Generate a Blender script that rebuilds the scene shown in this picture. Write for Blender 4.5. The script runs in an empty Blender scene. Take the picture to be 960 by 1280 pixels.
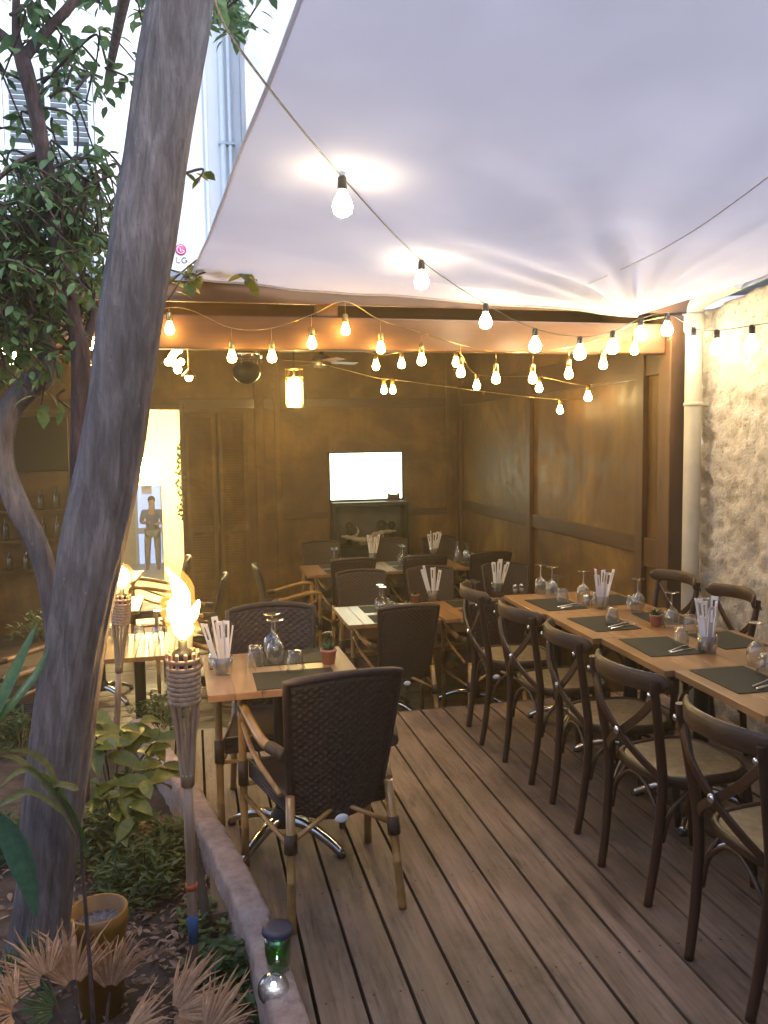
import bpy, bmesh, math, random
from mathutils import Vector, Matrix, Quaternion, noise
R = random.Random(7)
sc = bpy.context.scene
col = sc.collection
PI = math.pi
rad = math.radians
DECK, LOW = 0.0, -0.30          # deck level, floor of the wooden shelter one step below it
# ------------------------------------------------------------------ camera
F, CX, CY = 1036., 480., 640.
CAMH, YAW, PITCH, ROLL = 1.70, 13.0, 4.9, 0.8
def _basis():
    y, p, r = map(rad, (YAW, PITCH, ROLL))
    f = Vector((math.sin(y)*math.cos(p), math.cos(y)*math.cos(p), -math.sin(p)))
    rt = Vector((math.cos(y), -math.sin(y), 0)); up = rt.cross(f)
    c, s = math.cos(r), math.sin(r)
    return c*rt - s*up, s*rt + c*up, f
CR, CU, CF = _basis()
def ray(px, py): return CR*((px-CX)/F) - CU*((py-CY)/F) + CF
def onz(px, py, z=0.):
    d = ray(px, py); t = (z-CAMH)/d.z; return Vector((t*d.x, t*d.y, z))
def ony(px, py, Y):
    d = ray(px, py); t = Y/d.y; return Vector((t*d.x, Y, CAMH+t*d.z))
def onx(px, py, X):
    d = ray(px, py); t = X/d.x; return Vector((X, t*d.y, CAMH+t*d.z))
cd = bpy.data.cameras.new('camera'); cam = bpy.data.objects.new('camera', cd); col.objects.link(cam)
cd.sensor_fit = 'VERTICAL'; cd.sensor_height = 36; cd.sensor_width = 27; cd.lens = 36*F/1280
cd.clip_start = 0.05; cd.clip_end = 500
M = Matrix.Identity(4)
for i in range(3): M[i][0], M[i][1], M[i][2] = CR[i], CU[i], -CF[i]
M[2][3] = CAMH
cam.matrix_world = M
sc.camera = cam
# ------------------------------------------------------------------ materials
def _new(name):
    m = bpy.data.materials.new(name); m.use_nodes = True
    nt = m.node_tree; b = nt.nodes['Principled BSDF']
    return m, nt, b
def _coord(nt, scale=(1,1,1), src='Object', rot=(0,0,0)):
    tc = nt.nodes.new('ShaderNodeTexCoord'); mp = nt.nodes.new('ShaderNodeMapping')
    mp.inputs['Scale'].default_value = scale; mp.inputs['Rotation'].default_value = rot
    nt.links.new(tc.outputs[src], mp.inputs['Vector']); return mp.outputs['Vector']
def _noise(nt, vec, scale, detail=4, rough=.55, dist=0.):
    n = nt.nodes.new('ShaderNodeTexNoise'); n.inputs['Scale'].default_value = scale
    n.inputs['Detail'].default_value = detail; n.inputs['Roughness'].default_value = rough
    n.inputs['Distortion'].default_value = dist
    nt.links.new(vec, n.inputs['Vector']); return n.outputs['Fac']
def _ramp(nt, fac, stops):
    r = nt.nodes.new('ShaderNodeValToRGB'); e = r.color_ramp.elements
    while len(e) < len(stops): e.new(.5)
    for el, (p, c) in zip(e, stops):
        el.position = p; el.color = (*c, 1) if len(c) == 3 else c
    nt.links.new(fac, r.inputs['Fac']); return r.outputs['Color']
def _mul(nt, a, b, fac=1., mode='MULTIPLY'):
    m = nt.nodes.new('ShaderNodeMix'); m.data_type = 'RGBA'; m.blend_type = mode
    if isinstance(fac, float): m.inputs['Factor'].default_value = fac
    else: nt.links.new(fac, m.inputs['Factor'])
    for s, v in (('A', a), ('B', b)):
        i = [x for x in m.inputs if x.name == s and x.type == 'RGBA'][0]
        if isinstance(v, tuple): i.default_value = (*v, 1)
        else: nt.links.new(v, i)
    return [x for x in m.outputs if x.type == 'RGBA'][0]
def _bump(nt, b, h, strength=.3, dist=.01):
    n = nt.nodes.new('ShaderNodeBump'); n.inputs['Strength'].default_value = strength
    n.inputs['Distance'].default_value = dist
    nt.links.new(h, n.inputs['Height']); nt.links.new(n.outputs['Normal'], b.inputs['Normal'])
def plain(name, c, rough=.6, metal=0., var=.25, scale=8., bump=.0, bscale=60., spec=.5, trans=0.):
    m, nt, b = _new(name)
    v = _coord(nt)
    n = _noise(nt, v, scale)
    lo = tuple(x*(1-var) for x in c); hi = tuple(min(1, x*(1+var)) for x in c)
    nt.links.new(_ramp(nt, n, [(.3, lo), (.7, hi)]), b.inputs['Base Color'])
    b.inputs['Roughness'].default_value = rough; b.inputs['Metallic'].default_value = metal
    b.inputs['Specular IOR Level'].default_value = spec
    if bump: _bump(nt, b, _noise(nt, v, bscale, 6), bump, .01)
    return m
def wood(name, c1, c2, axis='x', rough=.5, island=True, gscale=1., bump=.25, spec=.5, knots=True, coat=0., stain=False):
    m, nt, b = _new(name)
    st = {'x': (1.2, 22, 22), 'y': (22, 1.2, 22), 'z': (22, 22, 1.2)}[axis]
    v = _coord(nt, tuple(s*gscale for s in st))
    if island:
        g = nt.nodes.new('ShaderNodeNewGeometry')
        sca = nt.nodes.new('ShaderNodeVectorMath'); sca.operation = 'SCALE'; sca.inputs[0].default_value = (37., 91., 53.)
        nt.links.new(g.outputs['Random Per Island'], sca.inputs['Scale'])
        ad = nt.nodes.new('ShaderNodeVectorMath'); ad.operation = 'ADD'
        nt.links.new(v, ad.inputs[0]); nt.links.new(sca.outputs[0], ad.inputs[1]); v = ad.outputs[0]
    n = _noise(nt, v, 1.0, 8, .65, .6)
    c = _ramp(nt, n, [(.28, c1), (.5, tuple((a+d)/2 for a, d in zip(c1, c2))), (.72, c2)])
    n2 = _noise(nt, _coord(nt, (1.3, 1.3, 1.3)), 1.6, 4)
    c = _mul(nt, c, _ramp(nt, n2, [(.3, (.62, .6, .58)), (.7, (1.1, 1.08, 1.05))]))
    if island:
        c = _mul(nt, c, _ramp(nt, g.outputs['Random Per Island'], [(0, (.72, .72, .74)), (1, (1.12, 1.08, 1.05))]))
    if knots:
        vo = nt.nodes.new('ShaderNodeTexVoronoi'); vo.inputs['Scale'].default_value = 1.
        kst = {'x': (1.6, 7, 7), 'y': (7, 1.6, 7), 'z': (7, 7, 1.6)}[axis]
        nt.links.new(_coord(nt, kst), vo.inputs['Vector'])
        c = _mul(nt, c, _ramp(nt, vo.outputs['Distance'], [(.03, (.35, .3, .28)), (.12, (1, 1, 1))]))
    if stain:
        s1 = _noise(nt, _coord(nt, (2.2, 1.1, 2)), 1.7, 9, .72, .5); s2 = _noise(nt, _coord(nt, (60, 5, 60)), 1., 6, .7)
        c = _mul(nt, c, _ramp(nt, s1, [(.34, (.55, .54, .54)), (.47, (.95, .95, .95)), (.6, (1.08, 1.08, 1.1)), (.7, (1.3, 1.28, 1.25))]))
        c = _mul(nt, c, _ramp(nt, s2, [(.33, (.55, .52, .5)), (.45, (1, 1, 1)), (.7, (1.2, 1.2, 1.2))]))
    nt.links.new(c, b.inputs['Base Color'])
    rr = nt.nodes.new('ShaderNodeMapRange'); rr.inputs['To Min'].default_value = rough*.8; rr.inputs['To Max'].default_value = min(1, rough*1.3)
    nt.links.new(n2, rr.inputs['Value']); nt.links.new(rr.outputs[0], b.inputs['Roughness'])
    b.inputs['Specular IOR Level'].default_value = spec
    if coat: b.inputs['Coat Weight'].default_value = coat; b.inputs['Coat Roughness'].default_value = .12
    _bump(nt, b, n, bump, .004)
    return m
def emit(name, c, s, dim=None):
    m, nt, b = _new(name)
    b.inputs['Base Color'].default_value = (*c, 1)
    b.inputs['Emission Color'].default_value = (*c, 1); b.inputs['Emission Strength'].default_value = s*2**-2.4
    return m
def glass(name, c=(.97, .99, .98), rough=.02, ior=1.45):
    m, nt, b = _new(name)
    b.inputs['Base Color'].default_value = (*c, 1); b.inputs['Roughness'].default_value = rough
    b.inputs['Transmission Weight'].default_value = 1.; b.inputs['IOR'].default_value = ior
    return m
def thin(name, c):
    # thin-walled clear glass: see-through with fresnel reflections
    m, nt, b = _new(name)
    t = nt.nodes.new('ShaderNodeBsdfTransparent'); t.inputs['Color'].default_value = (*c, 1)
    g = nt.nodes.new('ShaderNodeBsdfGlossy'); g.inputs['Roughness'].default_value = .06
    lw = nt.nodes.new('ShaderNodeLayerWeight'); lw.inputs['Blend'].default_value = .35; f = nt.nodes.new('ShaderNodeMapRange'); f.inputs['To Min'].default_value = .10; f.inputs['To Max'].default_value = 1.0; f.interpolation_type = 'SMOOTHERSTEP'; nt.links.new(lw.outputs['Facing'], f.inputs['Value'])
    n = nt.nodes.new('ShaderNodeBump'); n.inputs['Strength'].default_value = .25; n.inputs['Distance'].default_value = .004
    nt.links.new(_noise(nt, _coord(nt), 55, 2), n.inputs['Height'])
    nt.links.new(n.outputs['Normal'], g.inputs['Normal']); nt.links.new(n.outputs['Normal'], lw.inputs['Normal'])
    mx = nt.nodes.new('ShaderNodeMixShader'); nt.links.new(f.outputs[0], mx.inputs['Fac'])
    nt.links.new(t.outputs[0], mx.inputs[1]); nt.links.new(g.outputs[0], mx.inputs[2])
    nt.links.new(mx.outputs[0], nt.nodes['Material Output'].inputs['Surface'])
    return m
def leafmat(name, c1, c2, rough=.45, tr=.35):
    m, nt, b = _new(name)
    g = nt.nodes.new('ShaderNodeNewGeometry')
    c = _ramp(nt, g.outputs['Random Per Island'], [(0, c1), (.55, tuple((x+y)/2 for x, y in zip(c1, c2))), (1, c2)])
    n = _noise(nt, _coord(nt), 60., 3)
    c = _mul(nt, c, _ramp(nt, n, [(.3, (.75, .75, .75)), (.7, (1.2, 1.2, 1.2))]))
    nt.links.new(c, b.inputs['Base Color']); b.inputs['Roughness'].default_value = rough
    t = nt.nodes.new('ShaderNodeBsdfTranslucent'); nt.links.new(c, t.inputs['Color'])
    mx = nt.nodes.new('ShaderNodeMixShader'); mx.inputs['Fac'].default_value = tr
    nt.links.new(b.outputs[0], mx.inputs[1]); nt.links.new(t.outputs[0], mx.inputs[2])
    nt.links.new(mx.outputs[0], nt.nodes['Material Output'].inputs['Surface'])
    return m
EXPO = 2.72
G = {}
G['deck'] = wood('deck wood', (.128, .090, .070), (.285, .212, .168), 'y', .55, bump=.6, stain=True)
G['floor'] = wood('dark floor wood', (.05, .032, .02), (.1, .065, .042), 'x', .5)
G['wall'] = None
G['wallx'] = wood('shelter rail wood', (.062, .028, .009), (.12, .058, .018), 'x', .45, bump=.15, coat=.08)
G['wally'] = wood('shelter side rail wood', (.062, .028, .009), (.12, .058, .018), 'y', .45, bump=.15, coat=.08)
G['beam'] = wood('beam pine', (.12, .056, .023), (.23, .115, .047), 'x', .5, gscale=.6, bump=.15)
G['post'] = wood('post pine', (.075, .034, .014), (.15, .075, .03), 'z', .5, gscale=.6, bump=.15)
G['ceil'] = wood('ceiling boards', (.25, .14, .055), (.4, .25, .11), 'y', .5, bump=.15)
G['table'] = wood('table wood', (.27, .135, .05), (.47, .27, .12), 'y', .34, island=True, bump=.08, coat=.12)
G['tablex'] = wood('pale table wood', (.35, .19, .1), (.55, .33, .19), 'y', .34, bump=.08, coat=.12)
G['chair'] = wood('dark stained wood', (.026, .009, .005), (.066, .025, .012), 'z', .42, island=False, bump=.25, coat=.1, knots=False)
G['rail'] = wood('worn stained rail', (.03, .013, .007), (.10, .05, .022), 'x', .45, island=False, bump=.3, coat=.08, knots=False)
G['seat'] = plain('pale rattan seat', (.28, .21, .11), .4, var=.3, scale=30, bump=.3, bscale=220)
G['iron'] = plain('black iron', (.012, .012, .012), .5, .3, bump=.1, bscale=150)
G['blk'] = plain('black plastic', (.02, .02, .022), .35)
G['chrome'] = plain('bright steel', (.65, .63, .6), .2, 1., var=.1)
G['steel'] = plain('cutlery steel', (.7, .72, .76), .16, 1., var=.08)
G['wicker'] = plain('brown wicker', (.034, .018, .017), .5, var=.4, scale=45, bump=.2, bscale=300)
G['bamboo'] = None
G['bind'] = plain('dark rattan binding', (.045, .024, .014), .5, var=.4, scale=60, bump=.4, bscale=200)
G['mat'] = plain('slate placemat', (.012, .015, .014), .65, var=.2, scale=20, bump=.15, bscale=400, spec=.3)
G['paper'] = plain('white paper', (.72, .7, .72), .7, var=.06)
G['glass'] = thin('drinking glass', (.965, .975, .97))
G['terra'] = plain('pale pink pot', (.55, .25, .2), .6)
G['salt'] = plain('salt', (.8, .8, .8), .8, var=.05)
G['wire'] = plain('black cable', (.02, .02, .02), .5)
G['goldwire'] = plain('brass fitting', (.5, .36, .14), .3, 1.)
G['bulbA'] = emit('warm white bulb', (1, .83, .52), 85.)
G['bulbB'] = emit('amber bulb', (1, .62, .16), 60.)
G['bulbC'] = emit('small warm bulb', (1, .7, .28), 85.)
G['lantern'] = emit('lantern core', (1, .66, .22), 170.)
G['globe'] = emit('globe lamp', (1, .78, .36), 300.)
G['panel'] = emit('ceiling light', (1, .82, .45), 120.)
G['fillpanel'] = emit('added cool fill panel', (.75, .86, 1.), 9.)
G['screen'] = emit('lit screen', (.86, 1., .74), 5.5)
G['led'] = emit('cool led', (.65, .85, 1.), 30.)
G['green_led'] = emit('green led glow', (.3, 1., .35), 1.)
G['flame'] = emit('flame', (1, .5, .12), 60.)
G['street'] = emit('daylit street glass', (.42, .56, 1.), .9)
G['cream'] = plain('cream paint', (.72, .62, .42), .6, var=.08)
G['white'] = plain('white plaster', (.78, .77, .77), .8, var=.06, scale=1.2, bump=.15, bscale=30)
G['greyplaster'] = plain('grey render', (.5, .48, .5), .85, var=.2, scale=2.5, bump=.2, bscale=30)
G['shut'] = plain('pale grey shutter paint', (.5, .55, .6), .55, var=.1)
G['shutdark'] = plain('shutter gap', (.06, .08, .1), .7)
G['acwhite'] = plain('white enamel', (.75, .77, .8), .35, var=.04)
G['pipe'] = plain('cream painted pipe', (.45, .41, .34), .5, var=.15, scale=5, bump=.08, bscale=30)
G['zinc'] = plain('blue grey flashing', (.2, .24, .32), .4, var=.3, scale=5, bump=.3, bscale=14)
G['tar'] = plain('dark roofing felt', (.05, .05, .055), .7, var=.4)
G['pink'] = emit('pink badge', (.55, .03, .17), 0.)
G['letter'] = plain('grey lettering', (.13, .13, .14), .4)
G['badgewhite'] = plain('badge white', (.8, .8, .8), .4, var=.03)
G['soil'] = plain('garden soil', (.06, .038, .026), .95, var=.6, scale=12, bump=.9, bscale=35)
G['ground'] = plain('bare ground', (.1, .08, .06), .95, var=.4, scale=4, bump=.4, bscale=18)
G['gravel'] = plain('grey potting grit', (.16, .14, .14), .9, var=.6, scale=70, bump=.9, bscale=90)
G['yellow'] = plain('yellow glazed pot', (.22, .10, .012), .45, var=.25)
G['rock'] = plain('dark stone', (.07, .06, .055), .8, var=.5, scale=10, bump=.6, bscale=25)
G['drift'] = plain('grey driftwood', (.35, .31, .25), .7, var=.4, scale=14, bump=.5, bscale=60)
G['navy'] = plain('dark blue cap', (.03, .035, .06), .45)
G['bluetape'] = plain('blue tape', (.05, .13, .28), .5, var=.15)
G['redclip'] = plain('orange red plastic', (.5, .09, .03), .5)
G['greenglass'] = thin('green glass', (.35, .75, .2))
G['dimbottle'] = thin('bottle glass', (.25, .3, .18))
G['tv'] = plain('dark screen', (.010, .011, .010), .4, var=.1, spec=.25)
G['skin'] = plain('skin', (.45, .26, .18), .6, var=.08)
G['shirt'] = plain('blue grey shirt', (.16, .18, .24), .8, var=.2)
G['trous'] = plain('khaki trousers', (.32, .28, .22), .8, var=.2)
G['hair'] = plain('dark hair', (.02, .015, .012), .6)
G['stake'] = wood('grey stake', (.14, .1, .07), (.28, .21, .15), 'z', .7, knots=False)
G['leafA'] = leafmat('tree leaf', (.05, .115, .045), (.17, .26, .09), .5, .45)
G['leafB'] = leafmat('broad yellow green leaf', (.08, .12, .02), (.24, .25, .05), .35)
G['leafC'] = leafmat('herb leaf', (.06, .10, .028), (.16, .2, .07))
G['leafD'] = leafmat('creeper leaf', (.025, .065, .022), (.06, .125, .04))
G['blade'] = leafmat('long green blade', (.035, .09, .025), (.06, .13, .04), .4)
G['bluegreen'] = leafmat('blue green leaf', (.03, .09, .06), (.05, .12, .08), .4)
G['pale'] = leafmat('pale yellowing leaf', (.1, .11, .04), (.17, .17, .07), .5)
G['drypalm'] = leafmat('dry palm', (.34, .18, .09), (.56, .32, .175), .6, .25)
G['greenpalm'] = leafmat('green palm', (.03, .07, .015), (.07, .12, .03), .5)
G['litter'] = leafmat('fallen leaves', (.12, .065, .038), (.34, .2, .13), .8, .1)
def _bamboo():
    m, nt, b = _new('honey bamboo')
    v = _coord(nt)
    n = _noise(nt, v, 14, 4)
    c = _ramp(nt, n, [(.3, (.22, .11, .03)), (.7, (.42, .24, .08))])
    nt.links.new(c, b.inputs['Base Color']); b.inputs['Roughness'].default_value = .28
    b.inputs['Coat Weight'].default_value = .4
    return m
G['bamboo'] = _bamboo()
def _torchcane():
    m, nt, b = _new('split bamboo cane')
    n = _noise(nt, _coord(nt, (60, 60, 5)), 1, 5)
    c = _ramp(nt, n, [(.3, (.3, .18, .11)), (.7, (.55, .38, .25))])
    nt.links.new(c, b.inputs['Base Color']); b.inputs['Roughness'].default_value = .55
    _bump(nt, b, n, .4, .004); return m
G['cane'] = _torchcane()
def _bark(name, c1, c2):
    m, nt, b = _new(name)
    v = _coord(nt, (34, 34, 5.5), rot=(0, rad(-10), 0))
    n = _noise(nt, v, 1., 12, .74, .35)
    n3 = _noise(nt, _coord(nt, (1, 1, .7)), 26, 3)
    n2 = _noise(nt, _coord(nt), 5, 4)
    c = _ramp(nt, n, [(.30, tuple(x*.6 for x in c1)), (.46, c1), (.62, c2)])
    c = _mul(nt, c, _ramp(nt, n2, [(.3, (.65, .63, .62)), (.7, (1.15, 1.12, 1.1))]))
    c = _mul(nt, c, _ramp(nt, n3, [(.70, (1, 1, 1)), (.74, (2.0, 2.0, 1.9))]))
    nt.links.new(c, b.inputs['Base Color']); b.inputs['Roughness'].default_value = .85
    _bump(nt, b, n, .9, .03); return m
G['bark'] = _bark('grey brown bark', (.15, .12, .115), (.25, .21, .203))
G['bark2'] = _bark('reddish young bark', (.06, .032, .028), (.15, .085, .075))
def _stucco():
    m, nt, b = _new('rough cream stucco')
    v = _coord(nt)
    n = _noise(nt, v, 24, 10, .7); n2 = _noise(nt, v, 5, 7, .65, .8)
    c = _ramp(nt, n2, [(.3, (.36, .31, .26)), (.5, (.53, .475, .41)), (.75, (.62, .57, .52))])
    c = _mul(nt, c, _ramp(nt, n, [(.32, (.5, .45, .4)), (.46, (1, 1, 1))]))
    nt.links.new(c, b.inputs['Base Color']); b.inputs['Roughness'].default_value = .9
    _bump(nt, b, n, .9, .03); return m
G['stucco'] = _stucco()
def _concrete():
    m, nt, b = _new('pinkish kerb concrete')
    v = _coord(nt)
    n = _noise(nt, v, 22, 8, .65); n2 = _noise(nt, v, 5, 4)
    c = _ramp(nt, n2, [(.3, (.31, .215, .185)), (.7, (.48, .36, .315))])
    c = _mul(nt, c, _ramp(nt, n, [(.3, (.7, .68, .66)), (.6, (1.1, 1.1, 1.1))]))
    nt.links.new(c, b.inputs['Base Color']); b.inputs['Roughness'].default_value = .9
    _bump(nt, b, n, .7, .02); return m
G['kerb'] = _concrete()
def _sail():
    m, nt, b = _new('white shade cloth')
    n = _noise(nt, _coord(nt), 2.2, 3)
    v = _coord(nt)
    w1 = nt.nodes.new('ShaderNodeTexWave'); w1.bands_direction = 'X'; w1.inputs['Scale'].default_value = 90
    w2 = nt.nodes.new('ShaderNodeTexWave'); w2.bands_direction = 'Y'; w2.inputs['Scale'].default_value = 90
    for w in (w1, w2): w.inputs['Distortion'].default_value = 1.5; nt.links.new(v, w.inputs['Vector'])
    c = _ramp(nt, n, [(.3, (.74, .71, .735)), (.7, (.80, .77, .79))])
    c = _mul(nt, c, _ramp(nt, w1.outputs['Fac'], [(0, (.93, .93, .93)), (1, (1, 1, 1))]))
    c = _mul(nt, c, _ramp(nt, w2.outputs['Fac'], [(0, (.93, .93, .93)), (1, (1, 1, 1))]))
    nt.links.new(c, b.inputs['Base Color']); b.inputs['Roughness'].default_value = .85
    b.inputs['Specular IOR Level'].default_value = .1
    t = nt.nodes.new('ShaderNodeBsdfTranslucent'); nt.links.new(c, t.inputs['Color'])
    mx = nt.nodes.new('ShaderNodeMixShader'); mx.inputs['Fac'].default_value = .6
    nt.links.new(b.outputs[0], mx.inputs[1]); nt.links.new(t.outputs[0], mx.inputs[2])
    nt.links.new(mx.outputs[0], nt.nodes['Material Output'].inputs['Surface'])
    return m
G['sail'] = _sail()
def _ply():
    m, nt, b = _new('varnished plywood')
    v = _coord(nt, (9, 9, .8)); n = _noise(nt, v, 1., 7, .6, .5); n2 = _noise(nt, _coord(nt), 1.3, 6, .6, .7); n3 = _noise(nt, _coord(nt), 7, 6, .65)
    c = _ramp(nt, n2, [(.3, (.062, .028, .007)), (.5, (.125, .066, .016)), (.7, (.25, .145, .036))])
    c = _mul(nt, c, _ramp(nt, n, [(.3, (.78, .76, .74)), (.7, (1.15, 1.13, 1.1))]))
    c = _mul(nt, c, _ramp(nt, n3, [(.35, (.8, .78, .75)), (.6, (1.08, 1.08, 1.08))]))
    nt.links.new(c, b.inputs['Base Color'])
    r = nt.nodes.new('ShaderNodeMapRange'); r.inputs['From Min'].default_value = .3; r.inputs['From Max'].default_value = .7; r.inputs['To Min'].default_value = .42; r.inputs['To Max'].default_value = .7
    nt.links.new(n3, r.inputs['Value']); nt.links.new(r.outputs[0], b.inputs['Roughness'])
    _bump(nt, b, n3, .25, .01); return m
G['wall'] = _ply()
def _flame(name, c, s, mixf):
    m, nt, b = _new(name); e = nt.nodes.new('ShaderNodeEmission'); e.inputs['Strength'].default_value = s*2**-2.4
    n = _noise(nt, _coord(nt, (1, 1, .5)), 30, 3, .6, 1.)
    nt.links.new(_ramp(nt, n, [(.3, tuple(x*.75 for x in c)), (.7, c)]), e.inputs['Color'])
    t = nt.nodes.new('ShaderNodeBsdfTransparent'); mx = nt.nodes.new('ShaderNodeMixShader'); mx.inputs['Fac'].default_value = mixf
    nt.links.new(t.outputs[0], mx.inputs[1]); nt.links.new(e.outputs[0], mx.inputs[2]); nt.links.new(mx.outputs[0], nt.nodes['Material Output'].inputs['Surface'])
    return m
G['flame'] = _flame('flame core', (1, .62, .2), 170, .8)
G['flameout'] = _flame('flame outer tongue', (1, .4, .07), 3.5, .2)
# ------------------------------------------------------------------ mesh builder
class MB:
    def __init__(s): s.v = []; s.f = []; s.sm = []
    def add(s, vs, fs, smooth=False):
        o = len(s.v); s.v += [Vector(x) for x in vs]
        for f in fs: s.f.append([i+o for i in f]); s.sm.append(smooth)
        return s
    def box(s, c, d, rz=0., m=None):
        c = Vector(c); x, y, z = d[0]/2, d[1]/2, d[2]/2
        vs = [Vector((a*x, b*y, e*z)) for e in (-1, 1) for b in (-1, 1) for a in (-1, 1)]
        q = m or Matrix.Rotation(rz, 3, 'Z')
        vs = [q @ w + c for w in vs]
        return s.add(vs, [(0,2,3,1), (4,5,7,6), (0,1,5,4), (2,6,7,3), (0,4,6,2), (1,3,7,5)])
    def bx(s, x0, x1, y0, y1, z0, z1): return s.box(((x0+x1)/2, (y0+y1)/2, (z0+z1)/2), (x1-x0, y1-y0, z1-z0))
    def bar(s, p0, p1, w, t, up=(0, 0, 1)):
        p0, p1 = Vector(p0), Vector(p1); d = (p1-p0); L = d.length; d.normalize()
        u = Vector(up); r = d.cross(u)
        if r.length < 1e-4: r = d.cross(Vector((0, 1, 0)))
        r.normalize(); u = r.cross(d)
        m = Matrix((r, d, u)).transposed()
        return s.box((p0+p1)/2, (w, L, t), m=m)
    def tube(s, pts, rs, n=10, cap=True, flat=1., smooth=True, wob=None):
        pts = [Vector(p) for p in pts]
        if not isinstance(rs, (list, tuple)): rs = [rs]*len(pts)
        t0 = (pts[1]-pts[0]).normalized()
        r = t0.orthogonal().normalized(); vs = []; K = len(pts)
        for i, p in enumerate(pts):
            t = (pts[min(i+1, K-1)] - pts[max(i-1, 0)]).normalized()
            r = (r - t*r.dot(t)).normalized(); q = t.cross(r)
            for k in range(n):
                a = 2*PI*k/n; rr = rs[i]*(wob(i, a) if wob else 1)
                vs.append(p + r*math.cos(a)*rr + q*math.sin(a)*rr*flat)
        fs = [(i*n+k, i*n+(k+1) % n, (i+1)*n+(k+1) % n, (i+1)*n+k) for i in range(K-1) for k in range(n)]
        s.add(vs, fs, smooth)
        if cap:
            o = len(s.v)-K*n
            s.f.append([o+k for k in range(n)][::-1]); s.sm.append(False)
            s.f.append([o+(K-1)*n+k for k in range(n)]); s.sm.append(False)
        return s
    def lathe(s, prof, n=20, c=(0, 0, 0), smooth=True, m=None):
        c = Vector(c); vs = []; K = len(prof)
        for r, z in prof:
            for k in range(n):
                a = 2*PI*k/n; w = Vector((r*math.cos(a), r*math.sin(a), z))
                vs.append((m @ w if m else w) + c)
        fs = [(i*n+k, i*n+(k+1) % n, (i+1)*n+(k+1) % n, (i+1)*n+k) for i in range(K-1) for k in range(n)]
        return s.add(vs, fs, smooth)
    def ball(s, c, r, n=12, k=8, sc_=(1, 1, 1)):
        c = Vector(c); vs = [c + Vector((0, 0, -r*sc_[2]))]; fs = []
        for i in range(1, k):
            a = -PI/2 + PI*i/k
            for j in range(n):
                b = 2*PI*j/n
                vs.append(c + Vector((r*math.cos(a)*math.cos(b)*sc_[0], r*math.cos(a)*math.sin(b)*sc_[1], r*math.sin(a)*sc_[2])))
        vs.append(c + Vector((0, 0, r*sc_[2]))); T = len(vs)-1
        for j in range(n):
            fs.append((0, 1+(j+1) % n, 1+j)); fs.append((T, T-n+j, T-n+(j+1) % n))
        for i in range(k-2):
            for j in range(n):
                a = 1+i*n; fs.append((a+j, a+(j+1) % n, a+n+(j+1) % n, a+n+j))
        return s.add(vs, fs, True)
    def leaf(s, p, d, nrm, L, W, curl=.25, fold=.15, k=4):
        p, d = Vector(p), Vector(d).normalized(); nrm = Vector(nrm)
        r = d.cross(nrm)
        if r.length < 1e-4: r = d.orthogonal()
        r.normalize(); u = r.cross(d); vs = []; fs = []
        for i in range(k+1):
            t = i/k; w = W*.5*math.sin(PI*min(1, t*.93+.05))**.8*(1-.25*t)
            if i == k: w = W*.01
            c = p + d*L*t - u*(curl*L*t*t)
            vs += [c + r*w + u*w*fold*2, c, c - r*w + u*w*fold*2]
        for i in range(k):
            a = i*3; fs += [(a, a+1, a+4, a+3), (a+1, a+2, a+5, a+4)]
        return s.add(vs, fs, True)
def merged(lv, tw):
    n = len(lv.f); lv.add(tw.v, tw.f, True); lv.mi = [0]*n+[1]*(len(lv.f)-n); return lv
def wpos(o):
    p = Vector((0, 0, 0))
    while o: p += o.location; o = o.parent
    return p
def obj(name, mb, mat, parent=None, local=False, bevel=0., recenter=True):
    me = bpy.data.meshes.new(name)
    off = Vector((0, 0, 0)); o = bpy.data.objects.new(name, me)
    if parent is not None:
        o.parent = parent
        if not local: off = wpos(parent)
    elif recenter and not local and mb.v:
        xs = [p.x for p in mb.v]; ys = [p.y for p in mb.v]; zs = [p.z for p in mb.v]
        off = Vector(((min(xs)+max(xs))/2, (min(ys)+max(ys))/2, min(zs))); o.location = off
    me.from_pydata([tuple(p-off) for p in mb.v], [], mb.f)
    if getattr(mb, 'mi', None): me.materials.append(None); me.materials.append(G['bark2'])
    me.polygons.foreach_set('use_smooth', mb.sm); me.update()
    if getattr(mb, 'mi', None):
        me.materials[0] = G[mat]; me.polygons.foreach_set('material_index', mb.mi)
    else: me.materials.append(G[mat] if isinstance(mat, str) else mat)
    col.objects.link(o)
    if bevel:
        b = o.modifiers.new('bevel', 'BEVEL'); b.width = bevel; b.segments = 2; b.limit_method = 'ANGLE'; b.angle_limit = rad(50)
    return o
def tag(o, label=None, cat=None, group=None, kind=None):
    if label: o['label'] = label
    if cat: o['category'] = cat
    if group: o['group'] = group
    if kind: o['kind'] = kind
    return o
def thing(name, loc, label, cat, group=None, rz=0.):
    o = bpy.data.objects.new(name, None); o.empty_display_size = .1; col.objects.link(o)
    o.location = loc; o.rotation_euler.z = rz
    return tag(o, label, cat, group)
def dup(o, parent=None):
    c = o.copy(); col.objects.link(c)
    if parent is not None: c.parent = parent
    for ch in list(o.children): dup(ch, c)
    return c
PROTO = {}
def place(kind, loc, rz, label, cat, group, scale=1.):
    """first call uses the prototype itself, later calls copy it with its parts"""
    p = PROTO[kind]
    if not p.get('used'):
        o = p['root']; p['used'] = True
    else: o = dup(p['root'])
    o.location = loc; o.rotation_euler = (0, 0, rz); o.scale = (scale,)*3
    return tag(o, label, cat, group)
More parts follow.
